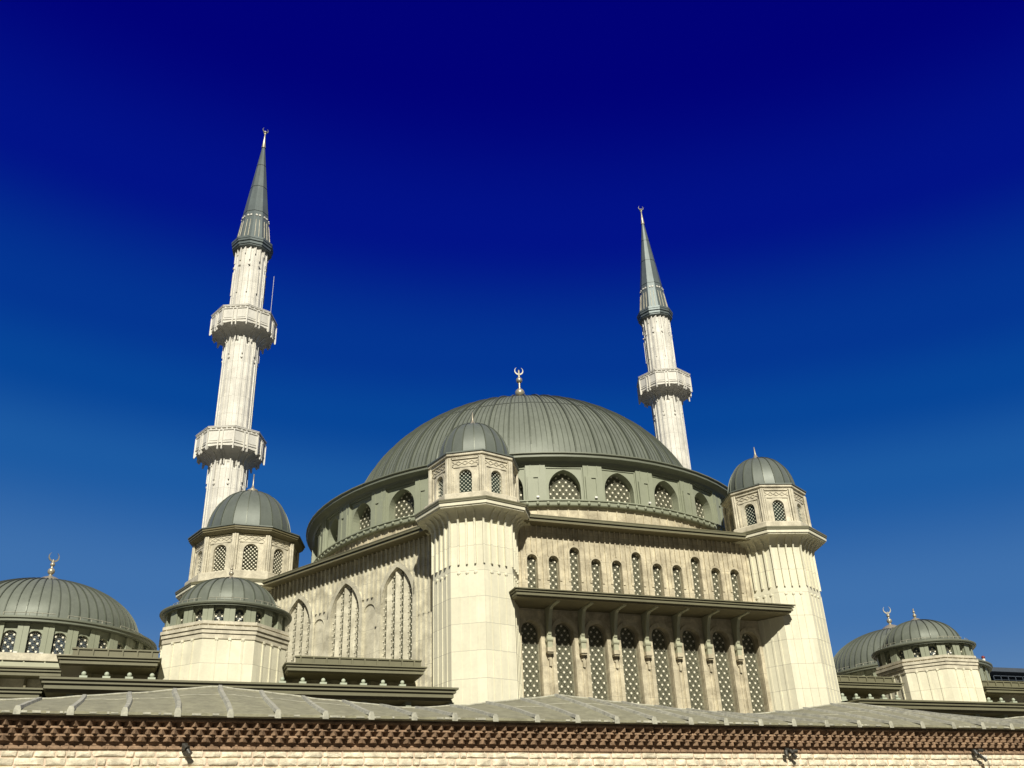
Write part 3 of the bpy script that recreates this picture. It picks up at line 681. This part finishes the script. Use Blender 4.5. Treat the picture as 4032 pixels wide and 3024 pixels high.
    mb = MB(); mb.lathe([(.20, 61.6), (.18, 61.75), (.05, 63.2), (.10, 63.3), (.10, 63.4), (0, 63.42)], 12); fi = mb.build('finial', M_GOLD, t, 40)
    mb = MB(); mb.sphere((0, 0, 63.52), .19, 12, 6, .6); mb.build('ball', M_GOLD, fi, 60)
    mb = MB(); crescent(mb, 0, 0, 63.5, .29, .025, face_cam(cx, cy) + R_(25)); mb.build('crescent', M_GREYM, fi)
    return t
minaret('white minaret on the left with two balconies in view and a pointed grey spire', -19.59, 11.9, True)
minaret('white minaret behind the right flank of the great dome with one balcony in view', 19.59, 11.9, True)
# aerial and a lamp standing on the upper balcony of the left minaret
mb = MB(); dx_, dy_ = 2.35 * math.cos(R_(-35)), 2.35 * math.sin(R_(-35))
t = thing('aerial', 'thin white whip aerial on the upper balcony of the left minaret', 'aerial', (-19.59 + dx_, 11.9 + dy_, 42.85 + Z))
mb.tube([(0, 0, -Z), (.0, 0, 3.9 - Z)], .014, 5); mb.build('mast', M_WHITE, t)
mb = MB(); mb.box(-.09, .09, -.09, .09, -Z, .12 - Z); mb.build('foot', M_WHITE, t)

# ================================================================== ROUND DOMED PAVILIONS (octagon base)
def lantern_drum(t, rd, nb, a0, z0, z1, ww, zw0, zws, pw, pd, key, dx, dz, dr, gl):
    dA_ = 2 * PI / nb; bay_ = 2 * rd * math.tan(dA_ / 2); b = MB()
    panel(b, [(-bay_ / 2, z0), (bay_ / 2, z0), (bay_ / 2, z1), (-bay_ / 2, z1)], [arch(ww, zw0, zws, 'round', 12)], .16)
    hood(b, ww + .01, zw0, zws, .05, 'round', -.03, .01, 0, 12); bmm = b.mesh('bay_panel', M_DRUM)
    p = MB(); p.box(-pw / 2, pw / 2, -pd, .05, z0, z1); p.box(-pw / 2 - .03, -.012, -pd - .03, -pd + .02, z0, z1 - .02); p.box(.012, pw / 2 + .03, -pd - .03, -pd + .02, z0, z1 - .02); pmm = p.mesh('drum_pilaster', M_DRUM)
    for k in range(nb):
        a = a0 + dA_ * k
        place('bay_panel', bmm, t, wall_mtx(a, rd)); window(t, key, arch(ww, zw0, zws, 'round', 12), .09, wall_mtx(a, rd), dx, dz, dr, gl, 10, 0, .06, .008)
        place('drum_pilaster', pmm, t, wall_mtx(a + dA_ / 2, rd / math.cos(dA_ / 2) - .01))
def turret(label, cx, cy):
    t = thing('domed_turret', label, 'turret', (cx, cy, 0), 'domed turrets on the wings'); n = 8; rot = R_(-90 + 22.5); Rs = 2.88; L = 2 * Rs * math.sin(PI / n); ca = math.cos(PI / n)
    mb = MB(); mb.lathe([(Rs, -Z), (Rs, 10.35)], n, rot)
    for k in range(n):
        mb.m = wall_mtx(rot + PI / n + 2 * PI * k / n, Rs * ca)
        for i in range(3):
            x = -L / 2 + L * (i + 1) / 4 + .03; mb.box(x - .03, x + .06, -.035, .02, -Z, 10.14)
            mb.box(x - .05, x + .08, -.06, .02, 10.09, 10.20)
    mb.m = None; mb.build('shaft', M_TUR, t)
    mb = MB(); P = []
    for r, z0, z1 in ((2.93, 10.14, 10.34), (2.99, 10.36, 10.50), (3.05, 10.53, 10.68)): P += [(r - .10, z0), (r, z0 + .01), (r, z1), (r - .14, z1 + .015)]
    P += [(2.86, 10.70), (2.86, 10.76), (2.97, 10.765), (2.97, 10.90), (2.5, 10.92)]
    mb.lathe(P, n, rot)
    for k in range(n):
        mb.m = wall_mtx(rot + PI / n + 2 * PI * k / n, 2.88 * ca)
        for i in range(6): x = -L / 2 + L * (i + .5) / 6; mb.box(x - .015, x + .015, -.06, .02, 10.70, 10.76)
    mb.m = None; mb.build('cornice', M_LAN, t)
    lantern_drum(t, 2.52, 18, R_(-90 - 11.4), 10.9, 11.72, .42, 10.97, 11.33, .40, .10, 'tur', .26, .16, .04, M_GLASSB)
    mb = MB(); mb.lathe([(2.42, 11.70), (2.86, 11.60), (2.86, 11.66), (2.93, 11.67), (2.96, 11.72), (2.96, 11.77), (2.2, 12.02)], 64); mb.build('eave', M_EAVE, t, 30)
    dp = dome_prof(2.20, 12.0, 1.50, 1.0, 16)
    mb = MB(); mb.lathe([(2.24, 11.95)] + dp, 26, PI / 26); d = mb.build('dome', M_DOME, t, 12)
    rb = MB(); rb.strip(dp[:-1], 0, .045, .05); rm = rb.mesh('seam', M_RIB)
    for k in range(26): place('seam', rm, d, Matrix.Rotation(2 * PI * (k + .5) / 26, 4, 'Z'))
    mb = MB()
    for k in range(48):
        if k % 6 == 2: continue
        p = [(2.62 * math.cos(2 * PI * (k + q) / 48), 2.62 * math.sin(2 * PI * (k + q) / 48), 11.99) for q in (0, 1)]; mb.tube(p, .016, 4); mb.tube([(p[0][0], p[0][1], 11.86), p[0]], .014, 4)
    mb.build('snow_guard', M_LEADR, t)
    mb = MB(); mb.lathe([(.36, 13.42), (.26, 13.62), (.07, 13.72), (.035, 13.8), (.03, 14.25), (0, 14.28)], 12); f = mb.build('finial', M_GOLD, t, 40)
    for z, r in ((13.86, .115), (14.08, .075), (14.24, .05)):
        mb = MB(); mb.sphere((0, 0, z), r, 12, 8); mb.build('ball', M_GOLD, f, 60)
    return t
M_TUR = mat('pale_slab_limestone', (.75, .715, .555), .75, var=.07, scale=1.2, joint=(1.6, JZ(9.1), .024), streak=.02)
T1 = turret('octagonal stone turret with small green dome on the left wing below the ten-sided tower', -20.13, -12.6)
T2 = turret('octagonal stone turret with small green dome on the right wing near the photo edge', 20.13, -12.6)

def side_hall(label, cx, cy, lab2=None):
    t = thing('domed_side_hall', label, 'domed hall', (cx, cy, 0), 'domed side halls')
    lantern_drum(t, 5.70, 32, R_(-90 - 21.02 + 25.4), 11.0, 12.72, .70, 11.09, 12.0, .46, .10, 'sid', .34, .20, .052, M_GLASSB)
    mb = MB(); mb.lathe([(5.4, 11.02), (6.0, 10.98), (6.0, 10.9), (5.92, 10.88), (5.92, 10.62), (5.98, 10.6), (5.98, 10.3)], 64); mb.build('ledge', M_LAN, t, 30)
    mb = MB(); mb.lathe([(5.4, 12.80), (6.02, 12.68), (6.02, 12.72), (6.12, 12.73), (6.12, 12.86), (6.2, 12.88), (6.2, 12.97), (5.2, 13.22)], 84); mb.build('eave', M_EAVE, t, 30)
    dp = dome_prof(5.15, 13.2, 3.12, 1.05, 20)
    mb = MB(); mb.lathe([(5.2, 13.15)] + dp, 72); d = mb.build('dome', M_DOME, t, 60)
    rb = MB(); rb.strip(dp[:-2], 0, .05, .06); rm = rb.mesh('seam', M_RIB)
    for k in range(64): place('seam', rm, d, Matrix.Rotation(2 * PI * (k + .5) / 64, 4, 'Z'))
    mb = MB()
    for k in range(60):
        if k % 5 == 2: continue
        p = [(5.7 * math.cos(2 * PI * (k + q) / 60), 5.7 * math.sin(2 * PI * (k + q) / 60), 13.24) for q in (0, 1)]; mb.tube(p, .02, 4); mb.tube([(p[0][0], p[0][1], 13.1), p[0]], .018, 4)
    mb.build('snow_guard', M_LEADR, t)
    mb = MB(); mb.lathe([(.95, 16.16), (.60, 16.55), (.38, 16.68), (.12, 16.78), (.06, 16.9), (.05, 17.75)], 16); f = mb.build('finial', M_GOLD, t, 40)
    for z, r in ((17.06, .20), (17.46, .135)):
        mb = MB(); mb.sphere((0, 0, z), r, 14, 8); mb.build('ball', M_GOLD, f, 60)
    mb = MB(); crescent(mb, 0, 0, 17.6, .30, .025, face_cam(cx, cy) + R_(18)); mb.build('crescent', M_GREYM, f)
    # square body below
    mb = MB(); mb.box(-9.5, 6.6, -7.6, 9, -Z, 10.0); mb.build('body', M_LAN, t)
    return t
S1 = side_hall('large round side hall with green dome and sky-tinted windows at the left photo edge', -29.19, -.3)
S2 = side_hall('large round side hall with green dome half hidden behind the right turret', 29.19, -.3)
# stepped eaves and shaded windows of the left side hall, which stands further out
mb = MB(); eave_run(mb, -16, 2.3, -8.6, 9.66, 10.03, -7.0, 3, .08); mb.build('upper_eave', M_BAND, S1)
mb = MB(); mb.box(-16, 2.4, -7.95, -7.3, 10.44, 10.78); mb.build('ledge_wall', M_LAN, S1)
mb = MB(); mb.box(-16, 2.35, -7.8, -7.3, 10.29, 10.44); mb.build('ledge_gap', M_DARKZ, S1)
mb = MB(); mb.box(-16, 2.3, -8.25, -7.3, 10.035, 10.29)
for q in range(16): mb.box(2.2 - q * .9, 2.25 - q * .9, -7.98, -7.8, 10.30, 10.40)
mb.build('gutter', M_BRK, S1)
mb = MB()
for k in range(14): mb.box(1.8 - k * 1.2, 1.9 - k * 1.2, -7.95, -7.58, -Z, 9.66)
mb.build('pilaster', M_SOF, S1)
mb = MB(); eave_run(mb, -16, 2.2, -15.3, 7.5, 7.86, -7.0, 3, .08); mb.build('lower_eave', M_BAND, S1)
mb = MB(); mb.box(-16, 2.2, -13.9, -7.0, -Z, 7.5); mb.build('lower_wall', M_BAND, S1)

# ================================================================== WINGS
def wing(label, x0, x1, ux0, ux1, wx0, wx1, segs, kn):
    cx = (x0 + x1) / 2; t = thing('side_wing', label, 'wing', (cx, -13, 0), 'low wings in front of the hall'); D = lambda v: v + 13
    mb = MB(); eave_run(mb, x0 - cx, x1 - cx, D(-17.9), 7.46, 7.86, D(-12.5), 3, .09); lo = mb.build('lower_eave', M_BAND, t)
    mb = MB(); mb.box(x0 - cx + .25, x1 - cx - .25, D(-17.55), D(-12.6), 7.34, 7.462); mb.build('soffit', M_SOF, lo)
    mb = MB(); mb.box(x0 - cx + .3, x1 - cx - .35, D(-16.35), D(-10), -Z, 7.36); mb.build('lower_wall', M_BAND, t)
    bk = MB(); bk.extr([(-.0, 6.4), (-.22, 6.4), (-.30, 6.9), (-.85, 7.25), (-.85, 7.33), (.0, 7.33)], -.11, .11, lambda u, v, d: (d, u, v)); bk.box(-.12, .12, -.98, -.72, 6.55, 7.335); bkm = bk.mesh('eave_bracket', M_DRUM)
    k = 0; x = -10.72 if x1 < 0 else 10.72
    while x0 + .2 < x < x1 - .05: place('eave_bracket', bkm, t, Matrix.Translation((x - cx, D(-16.35), 0))); x += -1.9 if x1 < 0 else 1.9
    # roof sheet between the two storeys
    mb = MB(); mb.add([(x0 - cx, D(-17.85), 7.865), (x1 - cx, D(-17.85), 7.865), (x1 - cx, D(-13.7), 8.12), (x0 - cx, D(-13.7), 8.12)], [(0, 1, 2, 3)]); mb.build('lower_roof', M_BAND, t)
    # upper storey: wall with arched windows between pilasters
    for (a, b), (wa, wb) in zip(((ux0, ux1),), ((wx0, wx1),)):
        a, b, wa, wb = a - cx, b - cx, wa - cx, wb - cx
        ks = [q - cx for q in kn]
        mids = [(p + q) / 2 for p, q in zip(ks, ks[1:]) if abs(q - p) < 1.0]
        mb = MB(Matrix.Translation((0, D(-12.9), 0))); panel(mb, [(wa, 7.9), (wb, 7.9), (wb, 9.1), (wa, 9.1)], [arch(.5, 7.95, 8.42, 'round', 10, m) for m in mids], .15)
        for m in mids: hood(mb, .52, 7.95, 8.42, .07, 'round', -.05, .01, m, 10)
        for q in (wa, wb): mb.box(min(q, q), q + .02, 0, 2, 7.9, 9.1)
        for q in ks: mb.box(q - .17, q + .17, -.10, .01, 7.9, 9.05); mb.box(q - .08, q + .08, -.14, -.09, 7.9, 9.05)
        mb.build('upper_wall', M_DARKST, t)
        for m in mids: window(t, 'wing', arch(.5, 7.95, 8.42, 'round', 10), .08, Matrix.Translation((m, D(-12.9), 0)), .3, .18, .05, spokes=10)
        kb = MB(); kb.box(-.15, .15, -.12, .12, -.25, .17); kb.box(-.22, .22, -.10, .12, -.25, .02); pdm = kb.mesh('pedestal', M_KNOB, shift=False)
        kb = MB(); kb.sphere((0, -.03, .26), .095, 12, 8); kb.lathe([(.04, .15), (.04, .2)], 8); blm = kb.mesh('knob', M_KNOB, 60, shift=False)
        for q in ks:
            p = place('pedestal', pdm, t, Matrix.Translation((q, D(-15.2), 8.27 + Z))); place('knob', blm, p)
        for (ea, eb) in segs:
            ea -= cx; eb -= cx
            mb = MB(); eave_run(mb, ea, eb, D(-14.8), 9.04, 9.36, D(-12.0), 3, .07); up = mb.build('upper_eave', M_BAND, t)
            mb = MB(); mb.box(ea + .2, eb - .2, D(-14.5), D(-12), 8.98, 9.045); mb.build('soffit', M_SOF, up)
            mb = MB(); mb.box(ea + .55, eb - .15, D(-14.2), D(-14.1), 9.36, 9.72); mb.box(ea + .5, eb - .12, D(-14.26), D(-14.05), 9.72, 9.78)
            q = ea + .75
            while q < eb - .2: mb.box(q - .03, q + .03, D(-14.27), D(-14.18), 9.36, 9.72); q += .585
            mb.build('parapet', M_BAND, t)
        mb = MB(); mb.box(a + .6, b - .2, D(-12.8), D(-9.), 9.3, 9.5); mb.build('upper_roof', M_BAND, t)
    return t
M_KNOB = mat('pale_green_metal', (.42, .46, .36), .5, var=.05, scale=3)
kL = [-25.67, -24.8, -23.93, -23.05, -17.72, -16.84, -15.95, -15.06, -14.17, -13.28, -12.39]
wing('low green-eaved wing on the left between the domed side hall and the central tower', -27.02, -10.55, -26.85, -11.1, -25.9, -11.3, ((-26.85, -22.75), (-17.6, -11.1)), kL)
kR = [11.55, 12.44, 13.33, 14.22, 15.11, 21.5, 22.4, 23.3]
wr = wing('low green-eaved wing on the right running out of the picture behind the lead roof', 10.35, 42.0, 11.1, 16.25, 11.3, 16.0, ((11.1, 16.25),), kR[:5])
# the right wing's eave goes on beyond its turret
cxr = (10.35 + 42) / 2; D = lambda v: v + 13
mb = MB(); eave_run(mb, 22.0 - cxr, 42 - cxr, D(-14.8), 9.04, 9.36, D(-12), 3, .07); up = mb.build('upper_eave', M_BAND, wr)
mb = MB(); mb.box(22.1 - cxr, 42 - cxr, D(-14.5), D(-12), 8.98, 9.045); mb.build('soffit', M_SOF, up)
mb = MB(); mb.box(22 - cxr, 26.2 - cxr, D(-14.2), D(-14.1), 9.36, 9.72); mb.box(22 - cxr, 26.3 - cxr, D(-14.26), D(-14.05), 9.72, 9.78)
q = 22.2
while q < 26.3: mb.box(q - cxr - .03, q - cxr + .03, D(-14.27), D(-14.18), 9.36, 9.72); q += .585
mb.build('parapet', M_BAND, wr)
mb = MB(Matrix.Translation((0, D(-12.9), 0))); mb.box(22 - cxr, 25.0 - cxr, 0, .5, 7.9, 9.1)
for q in kR[5:]: mb.box(q - cxr - .17, q - cxr + .17, -.10, .01, 7.9, 9.05)
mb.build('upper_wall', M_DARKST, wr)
kb = MB(); kb.box(-.15, .15, -.12, .12, -.25, .17); kb.box(-.22, .22, -.10, .12, -.25, .02); pdm = kb.mesh('pedestal', M_KNOB, shift=False)
kb = MB(); kb.sphere((0, -.03, .26), .095, 12, 8); kb.lathe([(.04, .15), (.04, .2)], 8); blm = kb.mesh('knob', M_KNOB, 60, shift=False)
for q in kR[5:]: p = place('pedestal', pdm, wr, Matrix.Translation((q - cxr, D(-15.2), 8.27 + Z))); place('knob', blm, p)

# ================================================================== OLD STONE WALL with brick cornice and lead roof
YW = -38.35; AX = -23.01; KS = 20 / 14.
X0w, X1w = -30.0, 5.0
ow = thing('old_stone_wall', 'old rubble stone wall with saw-tooth brick cornice and humped lead roof across the foreground', 'wall', ((X0w + X1w) / 2, YW, 0)); CX = (X0w + X1w) / 2
lx = lambda x: x - CX
def seg(mb, y, z0, z1, dep=.6): mb.box(lx(X0w), lx(X1w), y, y + dep, z0, z1)
mb = MB(); mb.box(lx(X0w), lx(X1w), .035, 4.6, -Z, 2.62); mb.build('mortar_body', M_MORT, ow)
mb = MB(); rnd = random.Random(3); z = 2.592; row = 0
while z > 1.55:
    h = .145 + rnd.uniform(-.008, .008) if row else .118; zl = z - h; x = X0w + rnd.uniform(0, .2)
    while x < X1w:
        w = rnd.choice((.17, .26, .32, .40, .52)) * rnd.uniform(.85, 1.15); gp = .006 + rnd.uniform(0, .009)
        if x + w > -27 or True:
            x0, x1, z0, z1 = x + gp, x + w - gp, zl + .004 + rnd.uniform(0, .010), z - .004 - rnd.uniform(0, .010); pr = rnd.uniform(-.012, .004)
            n_ = 14; pts = []
            cxs, czs = (x0 + x1) / 2, (z0 + z1) / 2
            for i in range(n_):                                 # rounded, uneven outline
                a = 2 * PI * i / n_; ce, se = math.cos(a), math.sin(a)
                ex = (x1 - x0) / 2 * math.copysign(abs(ce) ** .22, ce); ez = (z1 - z0) / 2 * math.copysign(abs(se) ** .26, se); j = 1 + rnd.uniform(-.06, .04)
                pts.append((lx(cxs + ex * j), czs + ez * j))
            vs = [(px, .04, pz) for px, pz in pts] + [(px, -pr + .012, pz) for px, pz in pts] + [(lx(cxs) + (px - lx(cxs)) * .82, -pr - .004 + rnd.uniform(-.006, .006), czs + (pz - czs) * .80) for px, pz in pts] + [(lx(cxs), -pr - .008, czs)]
            fs = [(i, (i + 1) % n_, n_ + (i + 1) % n_, n_ + i) for i in range(n_)] + [(n_ + i, n_ + (i + 1) % n_, 2 * n_ + (i + 1) % n_, 2 * n_ + i) for i in range(n_)] + [(2 * n_ + i, 2 * n_ + (i + 1) % n_, 3 * n_) for i in range(n_)]
            mb.add(vs, fs)
        x += w
    z = zl; row += 1
mb.build('stones', M_STONE, ow, 50)
mb = MB(); x = X0w; rnd = random.Random(5)
while x < X1w:
    w = .335 + rnd.uniform(-.02, .02); mb.box(lx(x + .008), lx(x + w - .008), -.012 + rnd.uniform(-.004, .004), .1, 2.618, 2.672); x += w
seg(mb, .02, 2.610, 2.68, .5)
mb.build('brick_course', M_BRICK, ow)
def teeth(mb, yb, yt, z0, z1, off, seed):
    r_ = random.Random(seed); p = .231; x = X0w + off
    while x < X1w:
        j = r_.uniform(-.010, .010); d = r_.uniform(-.012, .012); zz0 = z0 + r_.uniform(-.004, .004)
        mb.add([(lx(x - p / 2), yb, zz0), (lx(x + p / 2), yb, zz0), (lx(x + j), yt + d, zz0), (lx(x - p / 2), yb, z1), (lx(x + p / 2), yb, z1), (lx(x + j), yt + d, z1)], [(0, 2, 1), (3, 4, 5), (0, 3, 5, 2), (2, 5, 4, 1), (0, 1, 4, 3)])
        x += p
def flat(y, z0, z1, sd):
    r_ = random.Random(sd); x = X0w
    seg(mb, y + .02, z0, z1)
    while x < X1w:
        w = .235 + r_.uniform(-.02, .02); mb.box(lx(x + .006), lx(x + w - .006), y - r_.uniform(0, .012), y + .3, z0 + .003, z1 - .003); x += w
mb = MB()
seg(mb, .04, 2.69, 2.742)
seg(mb, .03, 2.742, 2.822); teeth(mb, .029, -.145, 2.745, 2.819, 0, 1)
flat(-.105, 2.822, 2.862, 11)
seg(mb, .0, 2.862, 2.948); teeth(mb, -.001, -.215, 2.865, 2.945, .115, 2)
flat(-.170, 2.948, 2.988, 12)
seg(mb, -.05, 2.988, 3.074); teeth(mb, -.051, -.275, 2.991, 3.071, 0, 3)
flat(-.235, 3.074, 3.112, 13)
seg(mb, -.16, 3.112, 3.175)
mb.build('sawtooth_cornice', M_BRICK, ow)
# lead roof: eave line to an undulating ridge
peaks = [AX + (1.0 * KS - 8.6), AX + 1.0 * KS, AX + 6.77 * KS * 1.0, AX + 12.87 * KS, AX + 19.3 * KS]
vall = [AX - 2.05 * KS, AX + 4.15 * KS, AX + 10.55 * KS, AX + 16.46 * KS]
zp, zv = 4.31, 3.925
def ridge(x):
    d = min(abs(x - p) for p in peaks); b = min(abs(x - v) for v in vall); t_ = d / max(1e-6, d + b)
    return zv + (zp - zv) * ((1 - t_) ** 1.25) + .012 * math.sin(x * 5.1) * math.sin(x * 1.7)
DR = 2.86
def lead_z(x, s):                       # s 0 at the eave, 1 at the ridge
    e = 3.225 + .006 * math.sin(x * 3.3) + .004 * math.sin(x * 9.1); r = ridge(x)
    return e + (r - e) * (1.12 * s - .12 * s * s) + .012 * math.sin(x * 6.8 + 2) * math.sin(PI * s)
NX, NS = 420, 8; mb = MB(); vs = []; fs = []
xs_ = [X0w + (X1w - X0w) * i / NX for i in range(NX + 1)]
for x in xs_:
    vs.append((lx(x), -.39, 3.165)); vs.append((lx(x), -.395, 3.212))
    for j in range(1, NS + 1): s_ = j / NS; vs.append((lx(x), -.39 + (DR + .39) * s_, lead_z(x, s_)))
    vs.append((lx(x), DR + 2.2, 3.2))
k_ = NS + 3
for i in range(NX):
    for j in range(k_ - 1): fs.append((i * k_ + j, (i + 1) * k_ + j, (i + 1) * k_ + j + 1, i * k_ + j + 1))
mb.add(vs, fs); mb.box(lx(X0w), lx(X1w), -.37, 4.6, 3.155, 3.18)
lead = mb.build('lead_roof', M_LEAD, ow, 40)
su = [-2.75, -2.13, -1.52, -.91, -.28, .36, 1.02, 1.64, 2.29, 2.94, 3.57, 4.18, 4.80, 5.45, 6.09, 6.73, 7.36, 8.0, 8.64, 9.29, 9.94, 10.59, 11.24, 11.89, 12.54, 13.2, 13.85, 14.5, 15.15, 15.8, 16.45]
rnd = random.Random(9)
for u in su:
    x = AX + u * KS; mb = MB(); pts = []
    for j in range(0, 11):
        s_ = j / 10; xx = x + .03 * math.sin(s_ * 5 + u); pts.append((lx(xx), -.41 + (DR + .41) * s_, lead_z(xx, s_) + .022 + (.02 if j == 0 else 0)))
    pts.insert(0, (pts[0][0], -.42, 3.17))
    n = 6
    for a, b in zip(pts, pts[1:]):
        w_ = .06; A = [(a[0] - w_, a[1], a[2] - .03), (a[0] - w_ * .6, a[1], a[2] + .03), (a[0] + w_ * .6, a[1], a[2] + .03), (a[0] + w_, a[1], a[2] - .03)]
        B = [(b[0] - w_, b[1], b[2] - .03), (b[0] - w_ * .6, b[1], b[2] + .03), (b[0] + w_ * .6, b[1], b[2] + .03), (b[0] + w_, b[1], b[2] - .03)]
        mb.add(A + B, [(i, i + 1, 5 + i, 4 + i) for i in range(3)] + [(0, 1, 2, 3)])
    mb.box(lx(x) - .04, lx(x) + .04, -.404, -.34, 3.163, 3.206)
    mb.build('seam', M_LEADR, lead)
# ridge roll, cross welts, bright worn drip edge
mb = MB(); mb.tube([(lx(x), DR, ridge(x) + .012) for x in xs_[::3]], .028, 6); mb.build('ridge_roll', M_LEADR, lead)
mb = MB(); rnd = random.Random(21)
for a, b in zip(su, su[1:]):
    xa, xb = AX + a * KS + .06, AX + b * KS - .06; s_ = .60 + rnd.uniform(-.05, .05)
    if ridge((xa + xb) / 2) < 4.03: continue
    pts = [(lx(xa + (xb - xa) * i / 5), -.39 + (DR + .39) * s_, lead_z(xa + (xb - xa) * i / 5, s_) + .004) for i in range(6)]; mb.tube(pts, .012, 4)
mb.build('cross_welt', M_LEADR, lead)
mb = MB(); x = X0w
while x < X1w:
    w = rnd.uniform(.03, .22)
    if rnd.random() < .55: mb.box(lx(x), lx(x + w), -.401, -.38, 3.168 + rnd.uniform(0, .014), 3.205 + rnd.uniform(0, .01))
    x += w + rnd.uniform(0, .1)
mb.build('drip_edge', M_LEADR, lead)

# flood lights under the cornice
def flood(label, u, z, heads):
    x = AX + u * KS
    t = thing('flood_light', label, 'flood light', (x, YW - .03, z * KS + Z), 'flood lights on the old wall')
    mb = MB(); mb.box(-.05, .05, -.05, .05, -.05, .06); mb.tube([(0, -.03, 0), (0, -.14, .0)], .02, 6); mb.build('mount', M_BLACK, t, shift=False)
    for (a, b, c, r, L, m_) in heads:
        h = MB(); p0 = Vector((a[0], a[1], a[2])); d = Vector(b).normalized()
        p0 *= .7; L *= .6; r *= .78; h.tube([p0, p0 + d * L], r, 12); h.tube([p0 + d * L, p0 + d * (L + .02)], r * 1.12, 12); h.tube([(0, -.10, 0), p0], .012, 5)
        h.build('lamp_head', m_, t, 40, shift=False)
flood('single black flood light head pointing down at the left of the old wall', .51, 1.86, [((-.02, -.14, .02), (.35, -.3, -.35), 0, .07, .14, M_BLACK), ((.08, -.16, -.10), (.45, -.3, -.7), 0, .065, .13, M_BLACK)])
flood('cluster of four black flood lights under the brick cornice right of centre', 9.88, 1.855, [((-.12, -.12, -.02), (-.1, -.3, -.8), 0, .065, .16, M_BLACK), ((.04, -.14, 0), (.2, -.4, -.5), 0, .06, .15, M_BLACK), ((.14, -.14, -.02), (.8, -.2, -.05), 0, .055, .15, M_BLACK), ((.12, -.15, -.12), (.6, -.2, -.7), 0, .055, .15, M_BLACK)])
flood('black flood lights with a white-faced camera below at the right end of the old wall', 13.76, 1.855, [((-.06, -.12, .02), (.1, -.3, -.6), 0, .07, .14, M_BLACK), ((.10, -.14, .04), (.8, -.2, -.1), 0, .05, .16, M_BLACK), ((.08, -.15, -.10), (.5, -.2, -.7), 0, .05, .15, M_BLACK), ((.24, -.15, -.20), (.35, -.3, -.8), 0, .05, .15, M_BLACK), ((.27, -.18, -.20), (.3, -.8, -.1), 0, .045, .05, M_WHITE)])

cbl = thing('cable', 'thin grey cable hanging down the old wall below the right end flood lights', 'cable', (AX + 14.02 * KS, YW - .03, 2.45 + Z))
mb = MB(); mb.tube([(0, 0, .05), (.03, -.01, -.05), (.02, 0, -.2), (.06, 0, -.5), (.05, 0, -1.4), (.05, 0, -2.2)], .008, 5); mb.build('cord', M_BLACK, cbl, shift=False)
# white lamps on ledges and eaves
def ledge_lamp(label, x, y, z, az, s=1.0):
    t = thing('ledge_lamp', label, 'lamp', (x, y, z + Z), 'small white lamps on the ledges'); t.rotation_euler = (0, 0, az)
    mb = MB(); mb.box(-.12 * s, .12 * s, -.10 * s, .06 * s, .04 * s, .20 * s); mb.build('housing', M_WHITE, t, shift=False)
    mb = MB(); mb.box(-.02 * s, .02 * s, -.02 * s, .02 * s, -.12 * s, .05 * s); mb.box(-.07 * s, .07 * s, -.05 * s, .05 * s, -.15 * s, -.11 * s); mb.build('stand', M_BLACK, t, shift=False)
for lab, az in (('white lamp on the drum ledge just right of the central tower', -18.7), ('white lamp on the drum ledge, middle one right of the central tower', -5.9), ('white lamp on the drum ledge, farthest right from the central tower', 7.2)):
    a = R_(-90 + az); ledge_lamp(lab, 14.42 * math.cos(a), 14.42 * math.sin(a), 18.75, R_(az), .6)
for i, (dx2, lab) in enumerate(((-16.8, 'first'), (-5.6, 'second'), (5.6, 'third'))):
    a = R_(-90 - 21.02 + 23.5 + dx2 + .5); ledge_lamp('white lamp below the %s visible window of the left side hall' % lab, -29.19 + 5.9 * math.cos(a), -.3 + 5.9 * math.sin(a), 11.12, a + PI / 2, .7)
for T, nm, (cx, cy) in ((T1, 'left', (-20.13, -12.6)), (T2, 'right', (20.13, -12.6))):
    for dx2, lab in ((-11.4, 'left one of its pair'), (8.6, 'right one of its pair')):
        a = R_(-90 + dx2 - (0 if nm == 'left' else 20)); ledge_lamp('tiny white lamp on the %s turret ledge, %s' % (nm, lab), cx + 2.66 * math.cos(a), cy + 2.66 * math.sin(a), 10.99, a + PI / 2, .42)

# ================================================================== modern building far behind on the right
fb = thing('office_building', 'grey-blue modern building with flat dark roof far behind the right turret', 'building', (95, 52, 0))
mb = MB(); mb.box(-6.5, 30, -4, 20, -Z, 22.6); mb.build('wall', M_FARW, fb)
mb = MB(); mb.box(-9.6, 32, -7, 22, 24.2, 24.75); mb.add([(-9.6, -7, 24.75), (32, -7, 24.75), (32, 22, 29.0), (-9.6, 22, 24.9)], [(0, 1, 2, 3)]); mb.build('roof', M_FARD, fb)
mb = MB(); mb.box(-7.6, 29, -3.0, 19, 22.6, 24.2); mb.build('window_band', M_GLASSB, fb)
mb = MB()
for q in range(12): mb.box(-9.2 + q * 1.3, -9.12 + q * 1.3, -6.8, -6.72, 22.6, 23.7)
mb.box(-9.2, 20, -6.8, -6.72, 23.62, 23.7); mb.box(-9.2, 20, -6.8, -6.72, 23.1, 23.15); mb.box(-9.4, 20, -6.9, -4, 22.3, 22.6); mb.build('railing', M_FARD, fb)

# beacon post on the eave of the right side hall
bc = thing('beacon', 'small white post with dark red lamp on the eave of the right side hall', 'lamp', (33.45, -4.15, 13.0 + Z))
mb = MB(); mb.tube([(0, 0, 0), (0, 0, .55)], .10, 8); mb.box(-.16, .16, -.16, .16, -.05, .02); mb.build('post', M_WHITE, bc, 40, shift=False)
mb = MB(); mb.sphere((0, 0, .64), .13, 10, 6); mb.build('lamp_cap', mat('red_glass', (.22, .03, .03), .3, var=.05), bc, 60, shift=False)
